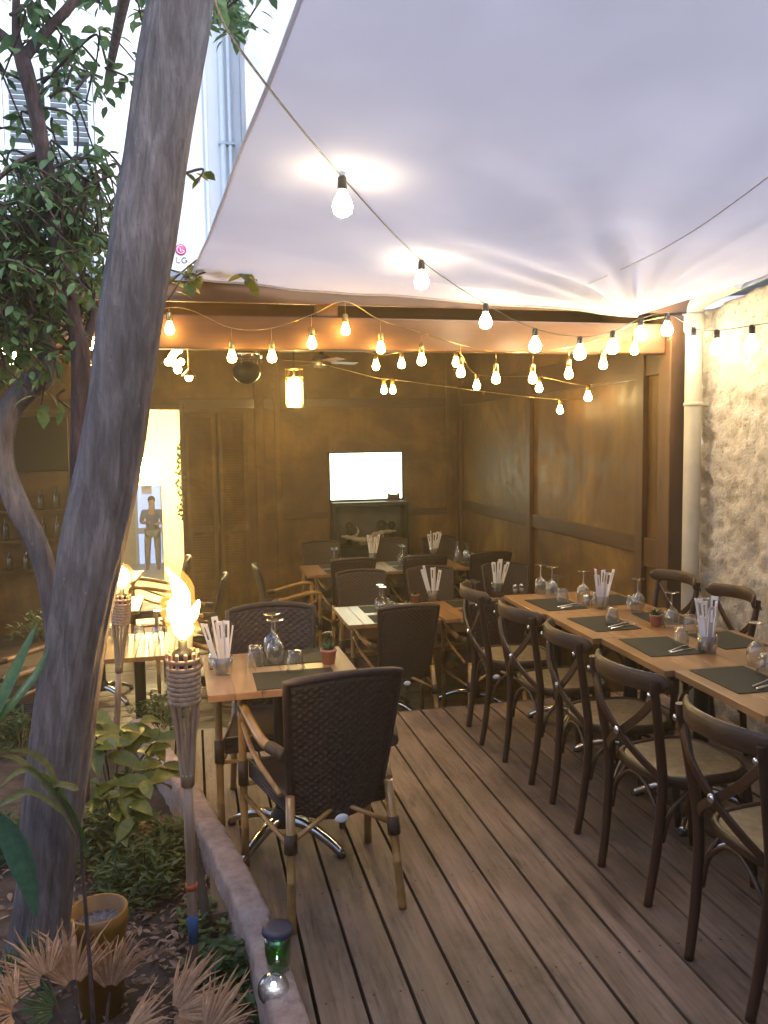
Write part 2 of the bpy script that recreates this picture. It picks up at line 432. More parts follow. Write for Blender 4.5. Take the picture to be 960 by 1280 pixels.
def smoothpath(pts, sub=6):
    pts = [Vector(p) for p in pts]; out = []
    for i in range(len(pts)-1):
        p0 = pts[max(i-1, 0)]; p1 = pts[i]; p2 = pts[i+1]; p3 = pts[min(i+2, len(pts)-1)]
        for k in range(sub):
            t = k/sub
            out.append(.5*((2*p1) + (p2-p0)*t + (2*p0-5*p1+4*p2-p3)*t*t + (3*p1-p0-3*p2+p3)*t**3))
    out.append(pts[-1]); return out
def lerps(vals, n):
    out = []
    for i in range(n):
        t = i/(n-1)*(len(vals)-1); k = min(int(t), len(vals)-2); out.append(vals[k]+(vals[k+1]-vals[k])*(t-k))
    return out
def interp(x, tab):
    if x <= tab[0][0]: return tab[0][1]
    for (a, b), (c, d) in zip(tab, tab[1:]):
        if x <= c: return b+(d-b)*(x-a)/(c-a)
    return tab[-1][1]
# ================================================================== SETTING
WX, BY = 3.10, 9.40           # right wall plane, back wall plane
g = MB(); g.add([(-120, -120, -.36), (120, -120, -.36), (120, 120, -.36), (-120, 120, -.36), (-2.7, 12.6, -.36), (.7, 12.6, -.36), (.7, 21.9, -.36), (-2.7, 21.9, -.36)], [(0, 1, 5, 4), (1, 2, 6, 5), (2, 3, 7, 6), (3, 0, 4, 7)])   # with a stairwell opening
tag(obj('ground', g, 'ground'), kind='structure')
KERB = [(0.6, .33), (1.6, .31), (2.16, .275), (2.69, .225), (3.2, .14), (3.74, .02), (4.2, -.09), (4.75, -.24), (5.1, -.34)]   # (Y, right edge X)
def kx(y): return interp(y, KERB)
# deck boards
d = MB(); x = -.44 + .15*0; xs = .76-.15*8
for i in range(26):
    x0 = xs + .15*i + .0065; x1 = x0 + .137
    if x0 > 3.1: break
    x1 = min(x1, 3.09)
    if x1 < .38:
        ys = next((y/100 for y in range(60, 495) if kx(y/100) - .03 < x1), 4.9)
    else: ys = .3
    if ys > 4.85: continue
    # shallow grooved tread: three flat ribs with two narrow grooves
    w = x1-x0
    cuts = [(0, 1)]
    d.bx(x0, x1, ys, 4.94, -.03, -.0025)
    z1 = R.uniform(-.001, .0012)
    for a, b_ in cuts: d.add([(x0+w*a, ys, z1), (x0+w*b_, ys, z1), (x0+w*b_, 4.94, z1), (x0+w*a, 4.94, z1),
                              (x0+w*a+.001, ys, -.0025+z1), (x0+w*b_-.001, ys, -.0025+z1), (x0+w*b_-.001, 4.94, -.0025+z1), (x0+w*a+.001, 4.94, -.0025+z1)],
                             [(0, 1, 2, 3), (0, 4, 5, 1), (1, 5, 6, 2), (2, 6, 7, 3), (3, 7, 4, 0)])
tag(obj('deck', d, 'deck'), kind='structure')
d = MB()
for i in range(26):
    x0 = xs + .15*i + .005
    if x0 > 3.0: break
    for y in [.5+.62*k for k in range(8)]:
        if x0 < .38 and kx(y)-.03 > x0: continue
        for q in (.028, .112):
            c = Vector((x0+q, y+R.uniform(-.012, .012), .0013)); d.add([c+Vector((.0042*math.cos(2*PI*k/8), .0042*math.sin(2*PI*k/8), .0004)) for k in range(8)], [tuple(range(8))])
tag(obj('deck_screws', d, 'iron'), kind='structure')
d = MB(); d.bx(-.6, 3.09, 4.945, 4.965, -.295, -.004); d.bx(.34, 3.09, .3, 4.94, -.30, -.06)
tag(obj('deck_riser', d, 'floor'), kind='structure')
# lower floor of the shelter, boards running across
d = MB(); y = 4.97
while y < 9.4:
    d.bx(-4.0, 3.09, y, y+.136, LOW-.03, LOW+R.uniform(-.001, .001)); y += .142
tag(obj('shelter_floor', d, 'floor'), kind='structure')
# garden soil, a bumpy sheet left of the kerb
d = MB(); nx, ny = 70, 90; vs = []
for j in range(ny+1):
    for i in range(nx+1):
        Y = .4 + 4.5*j/ny; xr = kx(Y)-.06; X = -4. + (xr+4.)*i/nx
        z = -.055 + .035*noise.noise((X*3, Y*3, 0)) + .018*noise.noise((X*11, Y*11, 3)) + .008*noise.noise((X*30, Y*30, 5))
        vs.append((X, Y, z))
fs = [(j*(nx+1)+i, j*(nx+1)+i+1, (j+1)*(nx+1)+i+1, (j+1)*(nx+1)+i) for j in range(ny) for i in range(nx)]
d.add(vs, fs, True); d.bx(-4, -.36, 4.8, 4.9, -.3, -.05)
tag(obj('garden_soil', d, 'soil'), kind='structure')
def soilz(X, Y): return -.055 + .035*noise.noise((X*3, Y*3, 0)) + .018*noise.noise((X*11, Y*11, 3))
# leaf litter
d = MB()
for i in range(2200):
    Y = R.uniform(1.6, 4.0); X = kx(Y) - .1 - abs(R.gauss(0, .4))
    a = R.uniform(0, 2*PI); L = R.uniform(.02, .05)
    d.leaf((X, Y, soilz(X, Y)+R.uniform(.004, .02)), (math.cos(a), math.sin(a), R.uniform(-.2, .4)), (R.uniform(-.5, .5), R.uniform(-.5, .5), 1), L, L*.5, R.uniform(-.3, .5), .2, 3)
tag(obj('leaf_litter', d, 'litter'), 'dry fallen leaves scattered over the garden soil beside the kerb', 'leaf litter', kind='stuff')
# kerb
d = MB(); N = 260; ring = []
for i in range(N+1):
    Y = .7 + (4.95-.7)*i/N; xr = kx(Y); nz = .4*noise.noise((Y*2.5, 0, 0))
    w = .108 + .01*noise.noise((Y*4, 3, 0)); h = .095 + .01*nz - (.02 if 2.56 < Y < 2.75 else 0)
    prof = [(0, -.3), (0, h-.018), (-.006, h-.004), (-.018, h+.002), (-w+.018, h+.003), (-w+.006, h-.003), (-w, h-.018), (-w, -.3)]
    for px_, pz in prof:
        q = .0035*noise.noise((px_*20, Y*14, pz*20)) + .004*noise.noise((px_*60, Y*60, pz*60))
        ring.append((xr+px_+q, Y, pz+q if pz > 0 else pz))
fs = [(i*8+k, i*8+k+1, (i+1)*8+k+1, (i+1)*8+k) for i in range(N) for k in range(7)]
d.add(ring, fs, True); d.f += [list(range(8)), [N*8+k for k in range(8)][::-1]]; d.sm += [False, False]
tag(obj('garden_kerb', d, 'kerb'), 'rough pinkish concrete kerb curving between the garden bed and the deck', 'kerb')
# ---------------- shelter: back wall (with doorway), right wall, beam, post, ceiling
DX0, DX1, DZ = -1.22, -.115, 2.07
BWX0, BWX1 = -1.95, -1.25          # serving opening left of the doorway is covered by a dark screen
w = thing('panelled_back_wall', (0, BY, LOW), 'brown plywood panelled back wall of the shelter with battens and rails', 'wall')
m = MB(); m.bx(-4.2, DX0, BY, BY+.1, LOW, 3.3); m.bx(DX1, WX+.1, BY, BY+.1, LOW, 3.3); m.bx(DX0, DX1, BY, BY+.1, DZ, 3.3)
obj('panel', m, 'wall', w)
for z0, z1 in ((2.045, 2.19), (.83, .9)):
    for a, b in ((DX1+.9, 1.5), (1.5, 2.45), (2.45, 3.0)) if z0 < 1 else ((DX1, 3.0), (-4.2, DX0)):
        if z0 < 1 and a == 1.5: continue
        m = MB(); m.bx(a, b, BY-.022, BY-.002, z0+(.035 if z0 > 1 else 0), z1); obj('rail', m, 'wallx', w, bevel=.004)
for x0, x1 in ((.70, .80), (.92, .99), (2.93, 3.0)):
    m = MB(); m.bx(x0, x1, BY-.034, BY-.001, LOW, 2.9); obj('batten', m, 'wall', w, bevel=.004)
m = MB(); m.bx(DX0-.06, DX0, BY-.04, BY+.02, LOW, DZ+.06); m.bx(DX1, DX1+.05, BY-.04, BY+.02, LOW, DZ+.06); m.bx(DX0, DX1, BY-.04, BY+.02, DZ, DZ+.06)
obj('door_frame', m, 'wallx', w, bevel=.004)
w = thing('panelled_side_wall', (WX, 7.2, LOW), 'varnished plywood side wall of the shelter with upright battens and rails', 'wall')
m = MB(); m.bx(WX, WX+.08, 4.96, BY, LOW, 3.2); obj('panel', m, 'wall', w)
for z0, z1 in ((2.10, 2.34), (.88, 1.0)):
    for a, b in ((5.32, 7.2), (7.3, 9.26)):
        m = MB(); m.bx(WX-.024, WX-.002, a, b, z0, z1); obj('rail', m, 'wally', w, bevel=.004)
m = MB(); m.bx(WX-.03, WX-.002, 4.97, 5.22, 2.12, 2.34); m.bx(WX-.03, WX-.002, 4.97, 5.22, .8, 1.0); obj('short_rail', m, 'wally', w, bevel=.004)
for y0, y1 in ((5.22, 5.32), (7.2, 7.3), (9.26, 9.36)):
    m = MB(); m.bx(WX-.045, WX-.001, y0, y1, LOW, 2.9); obj('batten', m, 'post', w, bevel=.005)
m = MB(); m.bx(3.0, 3.135, 4.8, 4.94, -.005, 2.47)
tag(obj('timber_post', m, 'post', bevel=.006), 'stout reddish timber post at the right end of the beam', 'post')
m = MB(); m.bx(-4.2, 3.0, 4.86, 4.96, 2.235, 2.425)
tag(obj('timber_beam', m, 'beam', bevel=.008), 'long honey coloured timber beam across the front of the shelter', 'beam')
for x, lab in ((.745, 'timber strut standing on the beam under the sail'),):
    m = MB(); m.bx(x-.01, x+.12, 4.88, 4.96, 2.427, 2.583); tag(obj('timber_strut', m, 'beam', bevel=.006), 'short '+lab, 'strut')
rf = thing('shelter_roof', (0, 7.1, 2.7), 'low shelter roof of boards on rafters above the tables', 'roof')
m = MB()
for i in range(30):
    x0 = -4.2+.25*i
    m.add([(x0, 4.86, 2.585), (min(x0+.246, 3.2), 4.86, 2.585), (min(x0+.246, 3.2), 9.7, 2.98), (x0, 9.7, 2.98),
           (x0, 4.86, 2.615), (min(x0+.246, 3.2), 4.86, 2.615), (min(x0+.246, 3.2), 9.7, 3.01), (x0, 9.7, 3.01)],
          [(0, 3, 2, 1), (4, 5, 6, 7), (0, 1, 5, 4), (2, 3, 7, 6), (1, 2, 6, 5), (3, 0, 4, 7)])
    if x0+.25 > 3.2: break
obj('roof_boards', m, 'ceil', rf)
for yy, zz in ((5.9, 2.67), (7.3, 2.785), (8.7, 2.90)):
    m = MB(); m.bx(-4.2, 3.09, yy, yy+.07, zz-.16, zz); obj('purlin', m, 'wallx', rf, bevel=.005)
m = MB(); m.bx(-4.2, 3.2, 4.825, 4.856, 2.49, 2.625); obj('fascia', m, 'beam', rf, bevel=.005)
m = MB(); m.bx(-4.2, 3.2, 4.80, 4.823, 2.60, 2.64); obj('gutter_edge', m, 'zinc', rf)
# folding louvred shutter next to the doorway
s = thing('louvred_shutter', (.3, BY-.06, LOW), 'brown folded louvre shutter leaf fixed beside the lit doorway', 'shutter')
for x0, x1 in ((-.06, .26), (.29, .61)):
    m = MB(); m.bx(x0, x0+.045, BY-.062, BY-.034, LOW+.02, 2.03); m.bx(x1-.045, x1, BY-.062, BY-.034, LOW+.02, 2.03)
    for z in (LOW+.02, .72, 1.97): m.bx(x0+.046, x1-.046, BY-.060, BY-.036, z, z+.07)
    f = obj('frame', m, 'wall', s, bevel=.003)
    m = MB(); z = LOW+.12
    while z < 1.95:
        if not .68 < z < .8: m.box(((x0+x1)/2, BY-.05, z), (x1-x0-.094, .034, .007), m=Matrix.Rotation(rad(-78), 3, 'X'))
        z += .029
    obj('louvres', m, 'wall', f)
# stucco garden wall on the right
m = MB(); NY, NZ = 300, 130; vs = []
for j in range(NZ+1):
    for i in range(NY+1):
        Y = 4.66 - 6.2*i/NY
        top = 2.49 + .10*(4.5-Y) + .025*noise.noise((Y*5, 0, 9)); top = min(top, 3.0)
        z = -.3 + (top+.3)*j/NZ
        q = .022*noise.noise((Y*4.5, z*4.5, 0)) + .028*noise.noise((Y*11, z*11, 4)) + .018*noise.noise((Y*24, z*24, 7))
        vs.append((WX+.03+q*.8, Y, z))
m.add(vs, [(j*(NY+1)+i, j*(NY+1)+i+1, (j+1)*(NY+1)+i+1, (j+1)*(NY+1)+i) for j in range(NZ) for i in range(NY)], True)
n0 = len(m.v); m.v += [Vector((WX+.3, v.y, v.z)) for v in m.v[NZ*(NY+1):n0]]
for i in range(NY): a = NZ*(NY+1)+i; b = n0+i; m.f.append([a, a+1, b+1, b]); m.sm.append(False)
m.bx(WX+.1, WX+.3, -1.5, 4.66, -.3, 2.45)
tag(obj('stucco_wall', m, 'stucco'), 'rough cream stucco garden wall to the right of the long table', 'wall')
m = MB(); vs = []
for i in range(41):
    Y = 4.62-6.0*i/40; top = min(2.49 + .10*(4.5-Y), 3.0)
    a = .012*noise.noise((Y*6, 2, 2))
    vs += [(WX-.03+a, Y, top+.005+a), (WX+.02+a, Y, top+.075+a), (WX+.32, Y, top+.10)]
m.add(vs, [(i*3+k, i*3+k+1, i*3+k+4, i*3+k+3) for i in range(40) for k in range(2)], True)
o = obj('wall_flashing', m, 'zinc'); sol = o.modifiers.new('thick', 'SOLIDIFY'); sol.thickness = .012
tag(o, 'crumpled blue grey flashing along the top of the stucco wall', 'flashing')
# cream downpipe
pp = thing('downpipe', (3.04, 4.56, -.02), 'cream painted downpipe between the timber post and the stucco wall', 'downpipe')
m = MB(); m.lathe([(.052, -.02), (.052, 2.42)], 20, (3.035, 4.60, 0)); obj('pipe', m, 'pipe', pp)
m = MB(); m.lathe([(.0, 2.34), (.06, 2.34), (.062, 2.36), (.062, 2.44), (.055, 2.455), (0, 2.46)], 20, (3.035, 4.60, 0)); obj('collar', m, 'pipe', pp)
m = MB(); m.tube(smoothpath([(3.035, 4.60, 2.44), (3.035, 4.58, 2.5), (3.045, 4.50, 2.535), (3.06, 4.36, 2.56), (3.06, 4.2, 2.575)]), .05, 16); obj('elbow', m, 'pipe', pp)
for z in (.5, 1.9):
    m = MB(); m.lathe([(.054, z-.012), (.058, z-.01), (.058, z+.01), (.054, z+.012)], 20, (3.035, 4.60, 0)); m.bx(3.08, 3.16, 4.58, 4.62, z-.01, z+.01); obj('bracket', m, 'pipe', pp)
# ---------------- white building behind
FY = 10.6
b = thing('white_building', (0, FY, -.3), 'bright white rendered house facade rising behind the shelter', 'building')
m = MB()
WZ0, WZ1 = 3.75, 6.05
m.bx(-8, -1.98, FY, FY+.3, -.3, 9.5); m.bx(-.98, .62, FY, FY+.3, 2.5, 9.5); m.bx(.62, 9, FY+.01, FY+.3, 2.5, 9.5)
m.bx(-1.98, -.98, FY, FY+.3, WZ1, 9.5); m.bx(-1.98, -.98, FY, FY+.3, 2.5, WZ0); obj('wall', m, 'white', b)
m = MB(); m.bx(-1.98, -.98, FY+.15, FY+.2, WZ0, WZ1); wn = obj('window', m, 'shutdark', b)
for x0, x1 in ((-1.97, -1.56), (-1.52, -.99)):
    m = MB(); m.bx(x0, x0+.06, FY-.02, FY+.03, WZ0, WZ1); m.bx(x1-.06, x1, FY-.02, FY+.03, WZ0, WZ1)
    m.bx((x0+x1)/2-.03, (x0+x1)/2+.03, FY-.02, FY+.03, WZ0, WZ1) if x1-x0 > .5 else None
    for z in (WZ0, 4.3, 5.12, WZ1-.07): m.bx(x0+.061, x1-.061, FY-.018, FY+.028, z, z+.07)
    z = WZ0+.1
    while z < WZ1-.09:
        if not any(abs(z-q-.035) < .06 for q in (4.3, 5.12)): m.box(((x0+x1)/2, FY+.005, z), (x1-x0-.12, .055, .012), m=Matrix.Rotation(rad(-35), 3, 'X'))
        z += .062
    obj('shutter', m, 'shut', wn)
m = MB(); m.bx(-1.6, .0, FY-.14, FY-.002, WZ1+2.2, WZ1+2.35); obj('cornice', m, 'white', b)
m = MB(); m.bx(1.9, 2.3, FY-.05, FY+.0, 3, 9); obj('pilaster', m, 'greyplaster', b)
for x, r_ in ((.50, .035), (.585, .025), (.30, .02)):
    m = MB(); m.lathe([(r_, 2.9), (r_, 9.2)], 14, (x, FY-.06, 0)); obj('wall_pipe', m, 'acwhite', b)
for z in (4.5, 5.3):
    m = MB(); m.bx(.44, .64, FY-.1, FY-.02, z, z+.03); obj('pipe_clip', m, 'shut', b)
# neighbouring wing in greyer render, on the right of the pipes
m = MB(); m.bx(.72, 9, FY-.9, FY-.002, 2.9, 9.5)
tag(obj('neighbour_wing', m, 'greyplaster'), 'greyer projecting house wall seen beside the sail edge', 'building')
# air conditioning unit
ac = thing('air_conditioner', (-.07, FY-.3, 3.7), 'white outdoor air conditioning unit with a round pink badge on the white facade', 'air conditioner')
m = MB(); m.bx(-.62, .10, FY-.32, FY-.03, 3.72, 4.14); obj('casing', m, 'acwhite', ac, bevel=.015)
m = MB(); m.lathe([(.0, 0), (.2, 0), (.2, .012), (.185, .018), (.17, .012), (0, .012)], 32, (-.40, FY-.322, 3.95), m=Matrix.Rotation(rad(90), 3, 'X')); obj('fan_grille', m, 'shut', ac)
for x in (-.5, -.05):
    m = MB(); m.bx(x-.02, x+.02, FY-.33, FY-.002, 3.68, 3.715); obj('bracket', m, 'shut', ac)
FR = Matrix.Rotation(rad(90), 3, 'X'); BCX, BCZ = ony(226, 312, FY-.33).x, ony(226, 312, FY-.33).z; LX, LZ = BCX+.055, BCZ-4.075
m = MB(); m.lathe([(0, .006), (.062, .006), (.066, 0), (.066, -.004)], 32, (BCX, FY-.326, BCZ), m=FR); bd = obj('badge', m, 'pink', ac)
m = MB()   # face mark: arc, nose and dot
cx_, cz_, yy = BCX, BCZ, FY-.3345
m.tube([(cx_+.045*math.cos(a), yy, cz_+.045*math.sin(a)) for a in [rad(65+270*k/24) for k in range(25)]] + [(cx_+.012, yy, cz_)], .0045, 8)
m.tube([(cx_-.004, yy, cz_+.022), (cx_-.004, yy, cz_-.02), (cx_+.012, yy, cz_-.02)], .004, 8)
m.ball((cx_-.021, yy, cz_+.018), .0065)
obj('badge_mark', m, 'badgewhite', bd)
m = MB(); yy = FY-.324   # letters L G as strokes
def stroke(pts): m.tube(pts, .0065, 8)
stroke([(-.105+LX, yy, 3.985+LZ), (-.105+LX, yy, 3.925+LZ), (-.068+LX, yy, 3.925+LZ)])
stroke([(-.018+LX+.030*math.cos(a)*.95, yy, 3.955+LZ+.030*math.sin(a)) for a in [rad(45+285*k/18) for k in range(19)]])
stroke([(.012+LX, yy, 3.933+LZ), (.012+LX, yy, 3.955+LZ), (-.008+LX, yy, 3.955+LZ)])
obj('lettering', m, 'letter', ac)
m = MB(); m.bx(-4.6, -4.3, -4.4, 4.8, -.36, 3.2)
tag(obj('added_side_wall', m, 'greyplaster'), 'unseen grey wall added on the far left to keep daylight off the deck', 'wall')  # unseen wall, added to shut daylight out from the left
m = MB(); m.bx(-8, 8, -4.9, -4.5, -.36, 6.0)
tag(obj('added_rear_wall', m, 'greyplaster'), 'unseen grey house wall added behind the camera to block daylight', 'building')  # unseen wall, added to cut the daylight coming from behind
# ---------------- lit interior behind the doorway
r_ = thing('lit_interior', (-.8, 15, LOW), 'bright warm room and passage seen through the open doorway', 'room')
m = MB(); m.bx(-2.6, .6, BY+.1, 12.6, LOW-.04, LOW-.004); m.bx(-2.6, .6, 12.6, 21.9, -1.36, -1.32)
for k in range(5): m.bx(-1.6, -.5, 12.6+.28*k, 12.88+.28*k, -1.3, LOW-.17*(k+1))
obj('floor', m, 'cream', r_)
m = MB(); m.bx(-2.7, -2.6, BY+.1, 21.9, -1.4, 2.6); m.bx(.6, .7, BY+.1, 21.9, -1.4, 2.6); m.bx(-2.6, -1.44, 21.7, 21.9, -1.4, 2.6); m.bx(-.72, .6, 21.7, 21.9, -1.4, 2.6); m.bx(-1.44, -.72, 21.7, 21.9, .86, 2.6)
m.bx(-.43, .6, 12.2, 12.3, LOW, 2.4); m.bx(-2.6, -1.05, 12.2, 12.3, LOW, 2.4); m.bx(-1.05, -.43, 12.2, 12.3, 1.12, 2.4)
obj('wall', m, 'cream', r_)
m = MB(); m.bx(-2.6, .6, BY+.1, 21.9, 2.4, 2.5); obj('ceiling', m, 'cream', r_)
m = MB(); m.bx(-1.44, -.72, 21.72, 21.76, -1.32, .86); dr = obj('street_door', m, 'street', r_)
m = MB(); m.bx(-1.44, -1.36, 21.66, 21.72, -1.32, .86); m.bx(-.8, -.72, 21.66, 21.72, -1.32, .86); m.bx(-1.36, -.8, 21.66, 21.72, -.55, -.40); m.bx(-1.25, -1.0, 21.66, 21.70, .45, .66); obj('door_bars', m, 'acwhite', dr)
m = MB(); m.bx(-.72, -.12, BY+.35, BY+.85, 2.34, 2.395); tag(obj('light_panel', m, 'panel'), 'flat glowing ceiling light just inside the doorway', 'ceiling light')
m = MB(); m.bx(-1.6, -.3, 16.5, 18.0, 2.33, 2.39); tag(obj('light_panel', m, 'fillpanel'), 'cool fill panel added deep in the passage to brighten the standing person', 'ceiling light')  # added source to brighten the dark passage, not a known lamp
gl = thing('globe_lamp', (-.555, 10.6, 1.4), 'bright round globe lamp hanging in the lit doorway', 'lamp')
m = MB(); m.ball((-.53, 10.6, 1.40), .14, 20, 12); obj('globe', m, 'globe', gl)
m = MB(); m.tube([(-.53, 10.6, 1.52), (-.53, 10.6, 2.4)], .006, 6); m.lathe([(.0, 1.54), (.03, 1.535), (.03, 1.505), (0, 1.5)], 12, (-.53, 10.6, 0)); obj('cord', m, 'wire', gl)
m = MB()   # hanging garland on the right jamb
for k in range(46):
    z = 1.72-k*.019; m.leaf((DX1-.01+R.uniform(-.03, .02), BY-.05+R.uniform(-.02, .01), z), (R.uniform(-1, 1), -.4, R.uniform(-1, .6)), (0, -1, .3), .05, .028)
m.tube([(DX1, BY-.05, 1.75), (DX1-.01, BY-.05, .85)], .004, 5)
tag(obj('hanging_garland', m, 'leafD'), 'dark leafy garland hanging down the right jamb of the doorway', 'garland')
# ================================================================== FURNITURE PROTOTYPES (local: sitter faces +Y, origin on the floor)
def proto(kind, name):
    o = bpy.data.objects.new(name, None); o.empty_display_size = .1; col.objects.link(o); PROTO[kind] = {'root': o}; return o
# --- wicker armchair with bamboo frame
def make_wicker():
    t = proto('wicker', 'wicker_armchair')
    def bk(u, v, off):      # u -1..1 across, v 0..1 up
        wdt = .163 + .044*v**.8
        arch = 1 - .035*(u*u)
        z = .345 + .03*u*u*(1-v)**3 + (.56*v)*(arch if v > .5 else 1 - .035*u*u*v*2)
        y = -.205 - .115*v**1.1 + .05*u*u*(1-.3*v)
        return Vector((u*wdt, y, z)), Vector((-.28*u, -1, -.22)).normalized()
    NU, NV = 72, 176
    m = MB(); vs = []
    for side in (1, -1):
        for j in range(NV+1):
            for i in range(NU+1):
                u = -1+2*i/NU; v = j/NV
                p, n = bk(u, v, 0)
                row = v*40; ph = int(row) % 2; q = math.sin(PI*(row % 1))**.6
                st = math.cos(PI*(u+1)*11 + PI*ph)
                edge = min(1, (1-abs(u))*14, v*20+.3, (1-v)*25)
                dsp = (.011 + (.0028*st*q + .0018*q)) * max(.3, edge)
                vs.append(p + n*dsp*side)
    W = NU+1; T = W*(NV+1)
    fs = [(j*W+i, j*W+i+1, (j+1)*W+i+1, (j+1)*W+i) for j in range(NV) for i in range(NU)]
    f2 = [tuple(T+k for k in f[::-1]) for f in fs]
    rim = [i for i in range(W)] + [j*W+NU for j in range(1, NV+1)] + [NV*W+i for i in range(NU-1, -1, -1)] + [j*W for j in range(NV-1, 0, -1)]
    f3 = [(rim[(k+1) % len(rim)], rim[k], T+rim[k], T+rim[(k+1) % len(rim)]) for k in range(len(rim))]
    m.add(vs, fs+f2+f3, True)
    edge = [bk(-1, v/12, 0)[0] for v in range(13)] + [bk(u/8-1, 1, 0)[0] for u in range(1, 17)] + [bk(1, 1-v/12, 0)[0] for v in range(1, 13)]
    m.tube(edge, .015, 8)
    bkst = obj('backrest', m, 'wicker', t, True)
    m = MB(); m.ball((0, -.226, .352), .024, 14, 8, (1.1, .3, .7)); obj('tag', m, 'acwhite', bkst, True)
    # seat
    m = MB(); N = 30; vs = []
    for j in range(N+1):
        for i in range(N+1):
            u, v = -1+2*i/N, -1+2*j/N
            w = .235-.045*(1-v)/2; z = .435 + .012*(1-u*u)*(1-v*v) + .003*math.cos(PI*i)*math.cos(PI*j)
            vs.append((u*w, v*.205+.02, z))
    m.add(vs, [(j*(N+1)+i, j*(N+1)+i+1, (j+1)*(N+1)+i+1, (j+1)*(N+1)+i) for j in range(N) for i in range(N)], True)
    c4 = [(-.18, -.18), (.18, -.18), (.235, .225), (-.235, .225)]
    for k in range(4):
        a, b_ = c4[k], c4[(k+1) % 4]
        for r_ in range(5):
            z = .435-.014*r_; m.tube([(a[0], a[1], z), (b_[0], b_[1], z)], .0085, 6)
    m.add([(x, y, .37) for x, y in c4], [(3, 2, 1, 0)])
    obj('seat', m, 'wicker', t, True)
    for s in (-1, 1):
        m = MB()   # front leg with bamboo nodes
        p = [Vector((s*.262, .235, z)) for z in (0, .16, .165, .17, .38, .385, .39, .60, .65)]
        m.tube(p, [.016, .016, .0185, .016, .016, .0185, .016, .016, .016], 10); obj('leg', m, 'bamboo', t, True)
        m = MB()
        p0, p1 = Vector((s*.185, -.215, .46)), Vector((s*.208, -.285, 0))
        p = [p0.lerp(p1, q) for q in (0, .3, .31, .32, .62, .63, .64, .96, 1)]
        m.tube(p, [.017, .017, .0195, .017, .016, .0185, .016, .0155, .0155], 10); obj('leg', m, 'bamboo', t, True)
        m = MB()   # arm: rises from the front leg, dips back to the backrest
        pts = smoothpath([(s*.262, .245, .62), (s*.264, .235, .665), (s*.265, .17, .675), (s*.262, .05, .655), (s*.250, -.07, .625), (s*.225, -.15, .612), (s*.20, -.215, .61)], 5)
        m.tube(pts, .0185, 10); a = obj('arm', m, 'bamboo', t, True)
        m = MB(); m.tube([(s*.234, -.125, .616), (s*.2, -.225, .61)], .023, 10); obj('binding', m, 'bind', a, True)
        m = MB(); m.tube(smoothpath([(s*.262, .21, .60), (s*.255, .05, .53), (s*.21, -.17, .45)], 4), .0105, 8); obj('brace', m, 'bamboo', t, True)
        m = MB(); m.tube([Vector((s*.185, -.215, .46)).lerp(Vector((s*.208, -.285, 0)), q) for q in (.28, .42)], .024, 10); obj('binding', m, 'bind', t, True)
        m = MB(); m.tube([(s*.262, .235, .34), (s*.262, .235, .44)], .021, 10); obj('binding', m, 'bind', t, True)
    m = MB()
    for s in (-1, 1):
        m.tube([(s*.202, -.245, .30), (s*.03, -.215, .39)], .0095, 8); m.tube([(s*.262, .235, .3), (s*.204, -.24, .3)], .0095, 8)
    m.tube([(-.262, .235, .34), (.262, .235, .34)], .0095, 8)
    obj('stretcher', m, 'bamboo', t, True)
make_wicker()
